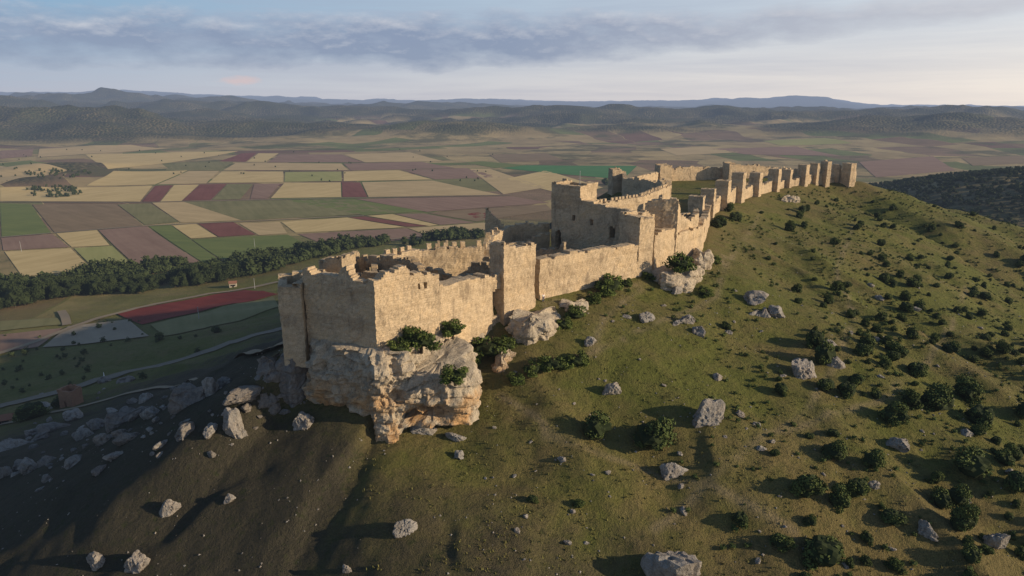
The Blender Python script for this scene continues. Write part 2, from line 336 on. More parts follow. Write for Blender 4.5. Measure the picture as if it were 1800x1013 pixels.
FIELDS = [
 (MAU, (2, 419), (92, 412), (122, 435), (6, 441)), (OCH, (8, 443), (124, 437), (163, 474), (40, 487)), (OCH, (99, 411), (170, 405), (193, 432), (126, 435)), (YGR, (130, 437), (197, 433), (236, 469), (168, 474)),
 (MAU, (173, 405), (257, 398), (353, 462), (240, 468)), (GRN, (261, 398), (300, 396), (384, 456), (357, 462)), (OCH, (303, 397), (344, 394), (382, 417), (336, 420)), (RED, (347, 393), (410, 391), (450, 413), (385, 417)),
 (GRN, (338, 422), (505, 413), (562, 440), (388, 456)), (OLV, (207, 360), (264, 358), (315, 391), (255, 396)), (BRN, (57, 360), (204, 359), (251, 397), (96, 409)), (GRN, (0, 358), (54, 360), (90, 410), (3, 417)),
 (TAN, (267, 357), (322, 355), (425, 388), (318, 392)), (TAN, (420, 393), (492, 391), (505, 411), (455, 414)), (OCH, (495, 391), (610, 383), (712, 400), (520, 410)), (MAU, (524, 412), (715, 402), (752, 416), (590, 437)),
 (RED, (614, 383), (640, 381), (752, 398), (716, 399)), (OCH, (645, 380), (690, 377), (770, 396), (755, 398)), (MAU, (695, 377), (745, 376), (835, 392), (775, 396)), (TAN, (718, 402), (850, 392), (880, 402), (756, 415)),
 (RED, (273, 327), (304, 326), (280, 355), (250, 355)), (OCH, (306, 326), (350, 325), (319, 354), (282, 355)), (RED, (352, 325), (398, 324), (370, 352), (321, 353)), (OLV, (400, 324), (445, 324), (422, 351), (373, 352)),
 (MAU, (447, 324), (493, 323), (470, 350), (440, 350)), (OCH, (500, 322), (599, 321), (600, 347), (476, 349)), (RED, (601, 321), (633, 321), (646, 347), (602, 347)), (TAN, (636, 321), (760, 318), (880, 343), (648, 347)),
 (OLV, (322, 355), (618, 350), (700, 374), (426, 388)), (GRN, (500, 352), (620, 350), (745, 372), (640, 379)), (MAU, (624, 350), (900, 346), (965, 357), (750, 373)), (BRN, (752, 375), (960, 360), (970, 370), (838, 390)),
 (OCH, (0, 330), (268, 327), (246, 355), (0, 354)), (OCH, (200, 301), (330, 300), (272, 325), (152, 327)), (TAN, (332, 301), (385, 301), (362, 323), (276, 325)), (OCH, (390, 302), (498, 302), (497, 321), (366, 322)),
 (YGR, (501, 303), (600, 302), (601, 319), (500, 320)), (OCH, (604, 302), (700, 300), (760, 316), (604, 319)), (MAU, (705, 299), (820, 296), (880, 312), (765, 316)), (TAN, (825, 297), (860, 297), (960, 330), (885, 342)),
 (OLV, (312, 286), (412, 285), (384, 300), (290, 300)), (TAN, (415, 287), (600, 288), (612, 300), (392, 300)), (MAU, (604, 288), (740, 285), (800, 296), (616, 300)),
 (RED, (424, 270), (451, 269), (432, 285), (385, 284)), (OCH, (454, 270), (490, 270), (466, 285), (434, 285)), (MAU, (492, 272), (600, 272), (640, 286), (470, 286)), (TAN, (605, 272), (720, 268), (780, 284), (642, 286)),
 (OCH, (150, 272), (420, 266), (308, 285), (190, 298)), (TAN, (0, 292), (60, 288), (120, 300), (0, 325)), (MAU, (0, 266), (60, 262), (56, 275), (0, 280)), (TAN, (70, 262), (230, 255), (300, 262), (66, 277)),
 (BGR, (880, 296), (925, 291), (1120, 292), (1095, 316)), (GRN, (815, 286), (850, 284), (925, 291), (870, 296)), (BRN, (860, 272), (960, 270), (990, 282), (880, 286)), (OCH, (960, 300), (1060, 330), (1000, 345), (890, 315)),
 ('pop', (205, 552), (430, 511), (492, 518), (250, 572)), ('pop', (820, 376), (866, 372), (870, 384), (835, 384)), (PAL, (120, 575), (225, 563), (262, 592), (75, 612)), (OLV, (0, 566), (100, 560), (110, 572), (0, 583)), (MAU, (0, 590), (110, 578), (66, 612), (0, 620)),
 (OLV, (265, 572), (480, 522), (492, 540), (290, 592)), (TAN, (1160, 262), (1240, 258), (1300, 268), (1190, 274)), (MAU, (1250, 262), (1400, 258), (1480, 275), (1310, 272)), (MAU, (1510, 285), (1640, 275), (1680, 300), (1540, 312)), (YGR, (1340, 248), (1450, 243), (1500, 252), (1370, 256)), (BRN, (1690, 278), (1800, 274), (1800, 288), (1710, 292))]
for k, *q in FIELDS:
    pts = [hit(u, v)[:2] for u, v in q]
    n = 16; V = []; F = []
    for j in range(n + 1):
        for i in range(n + 1):
            a, b = i / n, j / n
            V.append(((pts[0][0] * (1 - a) + pts[1][0] * a) * (1 - b) + (pts[3][0] * (1 - a) + pts[2][0] * a) * b, (pts[0][1] * (1 - a) + pts[1][1] * a) * (1 - b) + (pts[3][1] * (1 - a) + pts[2][1] * a) * b))
    V = np.array(V); R = np.hypot(V[:, 0], V[:, 1]); z = height(V[:, 0], V[:, 1]) + (.5 if q[0][1] > 500 else .25) + R * .00015
    V = np.column_stack([V, z])
    for j in range(n):
        for i in range(n): F.append((j * (n + 1) + i, j * (n + 1) + i + 1, (j + 1) * (n + 1) + i + 1, (j + 1) * (n + 1) + i)[::-1])
    o = mesh('field', V, F, FM[k], smooth=True); tag(o, NM[k] + ' field in the valley patchwork', 'field', kind='structure')
def ribbon(name, px, w, mat, label, lift=.25):
    pts = np.array([hit(u, v)[:2] for u, v in px]); out = []
    for a, b in zip(pts[:-1], pts[1:]):
        n = max(2, int(np.hypot(*(b - a)) / 2.5))
        for i in range(n): out.append(a + (b - a) * i / n)
    out.append(pts[-1]); out = np.array(out)
    for _ in range(200): out[1:-1] = (out[:-2] + out[1:-1] * 2 + out[2:]) / 4
    d = np.gradient(out, axis=0); d /= np.linalg.norm(d, axis=1)[:, None] + 1e-9; nn = np.column_stack([-d[:, 1], d[:, 0]])
    cols = []
    for k in (-.5, -.25, 0, .25, .5):
        q = out + nn * w * k; cols.append(np.column_stack([q, height(q[:, 0], q[:, 1]) + lift]))
    mz = np.mean([c[:, 2] for c in cols], axis=0)
    for c in cols: c[:, 2] = np.maximum(c[:, 2], mz)
    V = np.concatenate(cols); n = len(out); F = []
    for k in range(4):
        for i in range(n - 1): F.append((k * n + i, k * n + i + 1, (k + 1) * n + i + 1, (k + 1) * n + i)[::-1])
    tag(mesh(name, V, F, mat, smooth=True), label, 'road', kind='structure')
ribbon('road', [(-40, 728), (60, 700), (150, 682), (230, 655), (330, 628), (420, 602), (510, 576)], 6, M['road'], 'grey road climbing the left foot of the hill', .45)
ribbon('track', [(-30, 632), (60, 612), (118, 573), (160, 562), (230, 545), (330, 525), (420, 510), (520, 494)], 4.5, M['dirt'], 'pale dirt track along the woodland edge', .8)
ribbon('track', [(118, 573), (122, 560), (108, 548)], 5, M['dirt'], 'short pale track forking to the trees', .8)
ribbon('track', [(0, 748), (100, 724), (230, 692), (330, 664), (430, 630), (500, 608)], 2.5, M['dirt'], 'narrow path beside the road', .4)
ribbon('track', [(0, 356), (250, 357), (420, 353), (620, 349), (900, 344)], 5, M['dirt'], 'pale farm track between the fields', .9)
ribbon('track', [(560, 441), (720, 417), (880, 403)], 5, M['dirt'], 'pale farm track beyond the woodland', .9)
ribbon('track', [(-20, 420), (250, 398), (420, 391), (640, 380)], 4, M['dirt'], 'farm track across the near fields', .9)

# ---------------------------------------------------------------- masonry builder
def ruin(pts, tops, zb, th=1.4, closed=False, holes=(), cell=.45, rag=.5, seed=0, jit=.07):
    pts = [np.array(p, float) for p in pts]; n = len(pts)
    segs = [(pts[i], pts[(i + 1) % n]) for i in range(n if closed else n - 1)]
    st = []; s = 0
    for a, b in segs:
        L = np.linalg.norm(b - a); k = max(1, int(round(L / cell)))
        for i in range(k): st.append((a + (b - a) * i / k, s + L * i / k))
        s += L
    total = s
    if not closed: st.append((pts[-1], s))
    Pp = np.array([p for p, _ in st]); S = np.array([q for _, q in st]); m = len(Pp)
    def nrm(a, b):
        d = b - a; d = d / (np.linalg.norm(d) + 1e-9); return np.array([d[1], -d[0]])
    NN = []
    for i in range(m):
        if closed or 0 < i < m - 1: n1 = nrm(Pp[i - 1], Pp[i]); n2 = nrm(Pp[i], Pp[(i + 1) % m])
        elif i == 0: n1 = n2 = nrm(Pp[0], Pp[1])
        else: n1 = n2 = nrm(Pp[-2], Pp[-1])
        v = n1 + n2; l = np.dot(v, v); NN.append(v * 2 / max(l, .8))
    NN = np.array(NN); IN = Pp - NN * th
    nc = m if closed else m - 1
    nr = int((max(z for _, z in tops) + rag + .5 - zb) / cell) + 1
    Sm = (S + np.append(S[1:], total)) / 2 if closed else (S[:-1] + S[1:]) / 2
    tz = np.interp(Sm / total, [a for a, _ in tops], [b for _, b in tops])
    tz = tz + rag * (fbm(Sm / 2.2 + seed * 7.7, Sm * 0, o=3, seed=seed) * 1.3) - rag * 1.4 * (_hash(np.floor(Sm / .9).astype(np.int64), np.zeros(len(Sm), np.int64) + seed, np.zeros(len(Sm), np.int64), 5) > .86)
    ex = np.zeros((nc, nr), bool)
    for j in range(nr):
        zc = zb + (j + .5) * cell
        ex[:, j] = zc < tz
        for (s0, s1, z0, z1, arch) in holes:
            w = (Sm > s0) & (Sm < s1)
            if arch:
                top = z1 + (s1 - s0) / 2 * np.sqrt(np.clip(1 - ((Sm - (s0 + s1) / 2) / ((s1 - s0) / 2)) ** 2, 0, 1))
                ex[:, j] &= ~(w & (zc > z0) & (zc < top))
            elif z0 < zc < z1: ex[:, j] &= ~w
    V = []; F = []; UV = []; idx = {}
    r = random.Random(seed)
    W3 = fbm(np.repeat(Pp[:, 0], nr + 1) / 2.6 + 5, np.repeat(Pp[:, 1], nr + 1) / 2.6, np.tile(zb + np.arange(nr + 1) * cell, m) / 2.2, o=3, seed=seed).reshape(m, nr + 1) * .26
    def vert(i, j, k):
        i = i % m if closed else i
        key = (i, j, k)
        if key in idx: return idx[key]
        p = (Pp if k == 0 else IN)[i]; z = zb + j * cell; w = W3[i, j]
        q = p + NN[i] * (w if k == 0 else -w)
        V.append((q[0] + r.uniform(-jit, jit), q[1] + r.uniform(-jit, jit), z + r.uniform(-jit, jit) * 1.3)); idx[key] = len(V) - 1
        return idx[key]
    def face(vs, uvs): F.append(vs); UV.extend(uvs)
    for i in range(nc):
        s0 = S[i]; s1 = S[i + 1] if i + 1 < m else total
        l = (i - 1) % nc if closed else i - 1; rr_ = (i + 1) % nc if closed else i + 1
        for j in range(nr):
            if not ex[i, j]: continue
            z0 = zb + j * cell; z1 = z0 + cell; a, b = i, i + 1
            face((vert(a, j, 0), vert(b, j, 0), vert(b, j + 1, 0), vert(a, j + 1, 0)), [(s0, z0), (s1, z0), (s1, z1), (s0, z1)])
            face((vert(b, j, 1), vert(a, j, 1), vert(a, j + 1, 1), vert(b, j + 1, 1)), [(s1 + 3, z0), (s0 + 3, z0), (s0 + 3, z1), (s1 + 3, z1)])
            if j + 1 >= nr or not ex[i, j + 1]: face((vert(a, j + 1, 0), vert(b, j + 1, 0), vert(b, j + 1, 1), vert(a, j + 1, 1)), [(s0, 0), (s1, 0), (s1, th), (s0, th)])
            if j > 0 and not ex[i, j - 1]: face((vert(a, j, 1), vert(b, j, 1), vert(b, j, 0), vert(a, j, 0)), [(s0, th), (s1, th), (s1, 0), (s0, 0)])
            if l < 0 or not ex[l, j]: face((vert(a, j, 1), vert(a, j, 0), vert(a, j + 1, 0), vert(a, j + 1, 1)), [(th, z0), (0, z0), (0, z1), (th, z1)])
            if rr_ >= nc or not ex[rr_, j]: face((vert(b, j, 0), vert(b, j, 1), vert(b, j + 1, 1), vert(b, j + 1, 0)), [(0, z0), (th, z0), (th, z1), (0, z1)])
    return V, F, UV
def wall_part(root, name, pts, tops, zb=-2, mat='stone', **k):
    V, F, UV = ruin(pts, tops, zb, **k)
    return mesh(name, V, F, M[mat], root, UV, org=tuple(root.location))
def merlons(root, pts, z, w=1.0, gap=1.0, h=.95, th=.7, seed=0, drop=.15):
    r = random.Random(seed); k = 0
    for a, b in zip(pts[:-1], pts[1:]):
        a = np.array(a, float); b = np.array(b, float); L = np.linalg.norm(b - a); d = (b - a) / L; s = .4
        while s + w < L:
            if r.random() > drop and k < 95:
                V, F, UV = ruin([a + d * s, a + d * (s + w)], [(0, z + h * r.uniform(.75, 1.15)), (1, z + h)], z - .3, th=th, cell=.45, rag=.1, seed=seed + k, jit=.05)
                mesh('merlon', V, F, M['stone'], root, UV, org=tuple(root.location)); k += 1
            s += w + gap
def slab(root, name, poly, z, mat):
    n = len(poly); c = np.mean(np.array(poly), axis=0); V = [(c[0], c[1], z)]; F = []
    ring = []
    for i in range(n):
        a = np.array(poly[i]); b = np.array(poly[(i + 1) % n]); k = 5
        for t in range(k): ring.append(a + (b - a) * t / k)
    m = len(ring); RR = 4
    for q in range(1, RR + 1):
        for p in ring: V.append((*(c + (p - c) * q / RR * .97), z + float(vn(p[0] + q, p[1], seed=4)) * .15))
    for i in range(m):
        F.append((0, 1 + i, 1 + (i + 1) % m))
        for q in range(RR - 1): F.append((1 + q * m + i, 1 + (q + 1) * m + i, 1 + (q + 1) * m + (i + 1) % m, 1 + q * m + (i + 1) % m))
    return mesh(name, V, F, M[mat], root, org=tuple(root.location))
def rect(a, d, L, W):
    a = np.array(a, float); d = np.array(d, float); d /= np.linalg.norm(d); l = np.array([-d[1], d[0]])
    return [a, a + d * L, a + d * L + l * W, a + l * W]

# ---- near bastion
c1 = at(663, 612, 0); c2 = at(775, 582, 0); cL = at(541, 590, 0)
R0 = thing('ruined_bastion', 'large roofless stone block with sharp lit corner standing on the orange crag', 'castle building', (-22, 108, 0))
wall_part(R0, 'shaded_wall', [cL, c1], [(0, 10.6), (.06, 10.8), (.12, 10.0), (.2, 10.3), (.5, 10.2), (.56, 11.8), (.62, 12.1), (.66, 11.0), (.72, 10.0), (.93, 9.8), (1, 10.1)], zb=-1.6, th=1.7, rag=.16, cell=.34, seed=1)
wall_part(R0, 'sunlit_wall', [c1, c2], [(0, 10.1), (.1, 10.3), (.18, 11.1), (.3, 11.4), (.46, 11.8), (.5, 11.3), (.57, 10.0), (.62, 10.5), (.72, 10.3), (.76, 9.7), (.84, 9.8), (.9, 9.2), (1, 9.0)], zb=-1.6, th=1.7, rag=.2, cell=.34, seed=2,
          holes=[(7.6, 8.2, 7.7, 8.6, 0), (8.9, 9.5, 7.7, 8.6, 0)])
wall_part(R0, 'back_wall', [(-17.5, 119.5), (-29.5, 124.5), (-33.5, 112), cL], [(0, 9.0), (.2, 8.6), (.3, 8.2), (.42, 8.9), (.62, 7.5), (.8, 8.5), (1, 9.5)], zb=-1, th=1.4, rag=.45, seed=3, mat='rubble',
          holes=[(3, 4.2, 4, 6.2, 1), (8, 9.2, 4, 6.2, 1)])
wall_part(R0, 'side_wall', [c2, (-14.5, 113), (-17.5, 119.5)], [(0, 8.2), (.3, 7.2), (.6, 7.8), (1, 8.6)], zb=-1, th=1.2, rag=.45, seed=4, mat='rubble', holes=[(5, 6.5, 2, 4.5, 1)])
wall_part(R0, 'partition_wall', [(-27, 113.5), (-15, 108.5)], [(0, 7.0), (.3, 8.0), (.6, 6.8), (1, 7.6)], zb=0, th=.9, rag=.5, seed=5, mat='rubble', holes=[(4, 5.6, 3, 5.6, 1)])
wall_part(R0, 'partition_wall', [(-25.5, 121), (-24, 113.5)], [(0, 7.6), (.4, 6.4), (1, 7.2)], zb=0, th=.9, rag=.5, seed=8, mat='rubble')
slab(R0, 'floor', [(-31, 102), (-20.5, 98), (-12.5, 105.5), (-15, 113), (-18.3, 118.5), (-29, 123), (-32.5, 112)], 4.4, 'floor')
R1 = thing('ruined_tower', 'low shaded square tower at the far left end of the castle', 'castle tower', (-34, 103, 0))
q = [np.array(p) for p in (at(497, 601, -1), at(536, 604, -1), (-32.6, 111), (-38.5, 109.5))]
wall_part(R1, 'wall', q, [(0, 8.0), (.2, 8.4), (.3, 9.0), (.6, 8.3), (.8, 7.6), (1, 8.0)], zb=-5, th=1.2, closed=True, rag=.25, seed=6)
slab(R1, 'floor', q, 6.2, 'floor')
R2 = thing('ruined_turret', 'narrow broken turret stub behind the left end tower', 'castle tower', (-30.5, 116, 0))
wall_part(R2, 'wall', rect((-33, 113.5), (1, -.3), 4.5, 4.5), [(0, 9.3), (.25, 10.4), (.5, 10.0), (.7, 9.3), (1, 9.3)], zb=0, th=.9, closed=True, rag=.35, seed=7, mat='rubble')

# ---- front curtain
pA = at(865, 547, 0); pB = at(948, 526, 0); pC = at(1124, 486, 0)
def seg(name, label, pts, tops, mid, **k):
    r = thing(name, label, 'castle wall', (*mid, 0)); return r, wall_part(r, 'wall_face', pts, tops, **k)
r, _ = seg('curtain_wall', 'low thick curtain wall between the corner block and the tall slim tower', [c2, pA], [(0, 7.7), (.2, 7.3), (.6, 6.9), (1, 6.5)], c2, zb=-4, th=2.6, rag=.15, cell=.4, seed=10)
r, _ = seg('curtain_wall', 'long straight sunlit curtain wall right of the slim tower', [pB, pC], [(0, 7.6), (.1, 7.4), (.3, 7.9), (.42, 7.5), (.55, 7.8), (.8, 7.0), (1, 6.9)], pB, zb=-4, th=2.0, rag=.16, cell=.4, seed=11)
gt = thing('gate_tower', 'tall slim tower with flat sunlit side rising above the front wall', 'castle tower', (2, 121, 0))
gd = np.array(pB) - np.array(pA); gd /= np.linalg.norm(gd); ga = np.array(at(886, 545, 0))
grt = rect(ga, gd, 7.6, 4.0)
wall_part(gt, 'wall', grt, [(0, 11.9), (.10, 11.2), (.2, 10.9), (.32, 11.0), (.345, 9.2), (.45, 8.8), (.55, 10.4), (.8, 11.0), (.9, 12.0), (1, 11.9)], zb=-4, th=1.2, closed=True, rag=.16, cell=.4, seed=12)
slab(gt, 'floor', grt, 8.0, 'floor')
dk = thing('wall_gate', 'dark narrow gateway in the recess left of the slim tower', 'gateway', (pA[0], pA[1], 0))
wall_part(dk, 'jamb_wall', [(pA[0] - .2, pA[1] + .3), (ga[0] + .6, ga[1] + 1.6)], [(0, 6.3), (1, 6.8)], zb=-3, th=1.2, rag=.2, seed=13, holes=[(.5, 2.0, -1, 3.0, 1)])
pD = at(1148, 479, 0); pE = at(1188, 466, 0); pF = at(1232, 449, 0)
t2 = thing('corner_tower', 'tall dark-sided corner tower where the front wall meets the keep', 'castle tower', (pC[0], pC[1], 0))
wall_part(t2, 'wall', rect(np.array(pC) + (-.5, -.6), (.82, .57), 4.2, 6), [(0, 12.6), (.3, 12.0), (.6, 13.2), (1, 12.6)], zb=-4, th=1.3, closed=True, rag=.3, seed=14)
r, _ = seg('curtain_wall', 'short tall sunlit wall above the right hand outcrop', [pD, pE], [(0, 8.4), (.3, 8.9), (1, 8.6)], pD, zb=-4, th=2.2, rag=.15, seed=15)
r, _ = seg('curtain_wall', 'sunlit wall bending away above the outcrop, lower than its neighbour', [pE, pF, (49, 172)], [(0, 7.0), (.4, 7.2), (.45, 7.4), (1, 7.5)], pE, zb=-4, th=1.8, rag=.2, seed=16)
r, _ = seg('curtain_wall', 'wall running back from the bend towards the ridge towers', [(49, 172), at(1247, 397, 0)], [(0, 7.0), (.5, 5), (1, 6.5)], (49, 172), zb=-4, th=1.8, rag=.4, seed=17)

# ---- keep
W = np.array([9.4, 162.5]); S_ = np.array([27.6, 146.2]); kd = (S_ - W) / np.linalg.norm(S_ - W); kl = np.array([-kd[1], kd[0]]); KL = np.linalg.norm(S_ - W)
kp = thing('castle_keep', 'largest tall roofless keep with long shaded wall and arched doorway at the castle centre', 'castle keep', (18, 156, 0))
wall_part(kp, 'long_wall', [W + kd * 7.4, S_], [(0, 15.2), (.12, 14.0), (.3, 13.6), (.5, 13.2), (.8, 12.8), (1, 12.0)], zb=-1, th=1.5, rag=.2, seed=20, holes=[(9.2, 10.6, 6.4, 8.2, 1), (4.0, 4.8, 8.6, 9.6, 0)])
kt = rect(W, kd, 8.4, 6.8)
wall_part(kp, 'tower_wall', kt, [(0, 17.4), (.08, 16.9), (.2, 17.1), (.29, 16.7), (.42, 17.4), (.5, 17.5), (.7, 16.6), (.85, 17.6), (1, 17.4)], zb=-1, th=1.3, closed=True, rag=.2, seed=21,
          holes=[(1.2, 3.2, 0, 5.2, 1), (6.2, 6.9, 9, 10.2, 0), (11.3, 12, 12, 13.3, 0)])
slab(kp, 'tower_floor', kt, 15.4, 'floor')
wall_part(kp, 'end_wall', [S_, S_ + kl * 8.5], [(0, 12.2), (.3, 13.0), (.7, 11.5), (1, 12.4)], zb=-1, th=1.4, rag=.3, seed=22)
wall_part(kp, 'rear_wall', [S_ + kl * 8.5, W + kd * 9 + kl * 6.5], [(0, 11), (.5, 10.0), (1, 12)], zb=-1, th=1.4, rag=.4, seed=23)
slab(kp, 'inner_floor', [W + kd * 9, S_, S_ + kl * 8, W + kd * 9 + kl * 6.5], 8.6, 'floor')
fp = thing('flagpole', 'thin pole standing on the keep roof', 'flagpole', (*(W + kd * 6 + kl * 3), 15.4))
def tube(p0, p1, r0, r1, n=8):
    p0 = Vector(p0); p1 = Vector(p1); d = (p1 - p0).normalized(); a = d.orthogonal().normalized(); b = d.cross(a); V = []; F = []
    for p, r in ((p0, r0), (p1, r1)):
        for i in range(n): V.append(tuple(p + (a * math.cos(i * 2 * math.pi / n) + b * math.sin(i * 2 * math.pi / n)) * r))
    for i in range(n): F.append((i, (i + 1) % n, n + (i + 1) % n, n + i))
    F.append(tuple(range(n))[::-1]); F.append(tuple(range(n, 2 * n))); return V, F
def tubes(root, name, L, mat):
    V = []; F = []
    for t in L:
        v, f = tube(*t); F += [tuple(i + len(V) for i in q) for q in f]; V += v
    return mesh(name, V, F, mat, root)
tubes(fp, 'pole', [((0, 0, 0), (0, 0, 4.6), .09, .05)], M['metal']); tubes(fp, 'finial', [((0, 0, 4.6), (0, 0, 4.8), .12, .03)], M['metal'])
bw = thing('broken_wall', 'high broken stub of wall right of the keep, dark side towards us', 'castle wall', (33, 151, 0))
wall_part(bw, 'wall_face', [(29.6, 151.5), (36.6, 149.8)], [(0, 13.8), (.2, 14.8), (.7, 15.2), (1, 14.6)], zb=-1, th=1.5, rag=.35, seed=24)
wall_part(bw, 'return_wall', [(36.6, 149.8), (38.5, 154)], [(0, 14.6), (.5, 13), (1, 9.5)], zb=-1, th=1.3, rag=.35, seed=25)
iw = thing('inner_wall', 'inner wall stepping down behind the bend of the front wall', 'castle wall', (42, 160, 0))
wall_part(iw, 'wall_face', [(37.5, 153), (44, 160), (47, 172)], [(0, 11.2), (.2, 9.6), (.6, 11.0), (.8, 9.0), (1, 9.8)], zb=-1, th=1.1, rag=.4, seed=26, holes=[(5, 6, 5, 7, 1)])
wall_part(iw, 'cross_wall', [(39, 166), (47, 172)], [(0, 8), (.5, 9), (1, 8)], zb=-1, th=1.1, rag=.4, seed=27)

# ---- rear curtain
def bwall(label, pts, z, seed, mer=True, name='battlement_wall', rag=.12, th=1.5, tops=None, drop=.1):
    r = thing(name, label, 'castle wall', (*pts[0], 0))
    wall_part(r, 'wall_face', pts, tops or [(0, z), (1, z)], zb=-3, th=th, rag=rag, seed=seed)
    if mer: merlons(r, pts, z - .1, w=.9, gap=.8, h=1.15, seed=seed, drop=drop)
    return r
b1 = at(735, 437, 7.6); b2 = at(848, 430, 7.6); b3 = (-1.5, 166)
bwall('crenellated rear wall behind the near courtyard', [b2, b1, (-25, 126)], 7.6, 30)
bwall('rear wall climbing from the courtyard to the turret spike', [b3, (-5.5, 152), b2], 6.6, 31, drop=.2)
bwall('short rear wall joining the spike to the keep', [(9, 168), b3], 6.8, 32, mer=False, rag=.6)
sp_ = thing('ruined_turret', 'thin broken spike of a turret on the rear wall left of the keep', 'castle tower', (-4.5, 167, 0))
wall_part(sp_, 'wall', rect((-6.5, 165), (1, 0), 3.6, 3.6), [(0, 10.8), (.2, 8.0), (.45, 7.2), (.6, 8.4), (.9, 10.2), (1, 10.9)], zb=0, th=.9, closed=True, rag=.5, seed=33)
def cwall(label, root, pts, tops, seed, holes=()):
    r = thing('courtyard_wall', label, 'castle wall', (*root, 0)); wall_part(r, 'wall_face', pts, tops, zb=0, th=1.0, rag=.45, seed=seed, mat='rubble', holes=holes)
cwall('cross wall with arches dividing the near courtyard', (-12, 125), [(-16, 123.5), (-4.5, 118.3)], [(0, 5.8), (.2, 5.0), (.5, 4.2), (.7, 5.2), (1, 5.0)], 34, [(2.5, 4.5, 0, 3.0, 1), (7.5, 9, 0, 2.6, 1)])
cwall('tall ruined cross wall in front of the rear battlements', (-6, 136), [(-11, 137), (-2, 133.5), (1.5, 128)], [(0, 5.4), (.25, 6.0), (.5, 4.8), (.7, 5.6), (1, 4.4)], 35, [(3, 5, 0, 3.2, 1)])
cwall('curved low wall between the rear battlements and the keep door', (2, 155), [(-3, 146), (2, 150.5), (5, 156), (9, 160)], [(0, 4.5), (.3, 5.5), (.6, 4.8), (1, 6.4)], 36, [(4, 5.6, 0, 3, 1)])
cwall('stub of rubble wall leaning on the inside of the long front wall', (12, 136), [(4, 138), (11, 132.5)], [(0, 3.4), (.4, 5.2), (1, 6.2)], 37)
cwall('short broken wall right behind the corner block', (-14, 127), [(-19, 128.5), (-13.5, 121.5)], [(0, 6.2), (.4, 5.0), (1, 5.8)], 38)
cwall('jagged wall fragment beside the slim tower inside the courtyard', (-3, 126), [(-8, 130), (-1, 124.5)], [(0, 5.0), (.4, 5.8), (.7, 4.2), (1, 5.2)], 39, [(3, 4.4, 0, 2.6, 1)])
cwall('ruined wall stepping up to the keep corner', (6, 150), [(4, 149), (11, 143)], [(0, 3.6), (.5, 4.6), (1, 6.8)], 45)
e0 = at(1046, 356, 6.4); e1 = at(1120, 345, 6.6); e2 = at(1174, 324, 6.6)
bwall('long sunlit crenellated wall running from behind the keep', [e2, e1, e0], 6.3, 40, drop=.08)
bwall('shaded bastion wall at the rear bend', [(46, 288), (44, 272), e2], 7.5, 41, rag=.4, mer=False, tops=[(0, 8), (.4, 7), (.6, 7.8), (1, 6.6)])
bwall('ruined rear wall of the far courtyard', [(70, 327), (46, 288)], 5.0, 42, rag=.5, mer=False)
bwall('far end wall of the upper courtyard', [(132, 345), (70, 327)], 5.5, 43, rag=.5, mer=False, tops=[(0, 5), (.2, 6.5), (.5, 5.6), (.8, 6.8), (1, 5.6)])
bwall('end wall behind the last ridge tower', [(161, 322), (132, 345)], 5.0, 44, rag=.5, mer=False)
for k, (x, y, w, h, lab) in enumerate([(72, 324, 6, 8.0, 'square tower at the left end of the far courtyard wall'), (106, 330, 6, 8.2, 'broad stub tower midway along the far courtyard wall'),
                                       (44, 286, 5, 9.4, 'tower standing on the rear bend'), (57, 254, 4, 8.0, 'small tower ending the crenellated wall')]):
    r = thing('rear_tower', lab, 'castle tower', (x, y, 0)); pr = rect((x - w / 2, y - w / 2), (1, .25), w, w)
    wall_part(r, 'wall', pr, [(0, h), (.3, h - .6), (.6, h + .3), (1, h)], zb=-3, th=1.1, closed=True, rag=.3, seed=50 + k); slab(r, 'floor', pr, h - 1.5, 'floor')
for k, (a, b, lab) in enumerate([((92, 306), (112, 310), 'low foundation wall near the ridge towers'), ((62, 300), (66, 312), 'short foundation wall by the rear corner')]):
    r = thing('foundation_wall', lab, 'castle wall', (*a, 0)); wall_part(r, 'wall_face', [a, b], [(0, 1.4), (.5, 2.2), (1, 1.2)], zb=-1, th=1.0, rag=.4, seed=60 + k, mat='rubble')

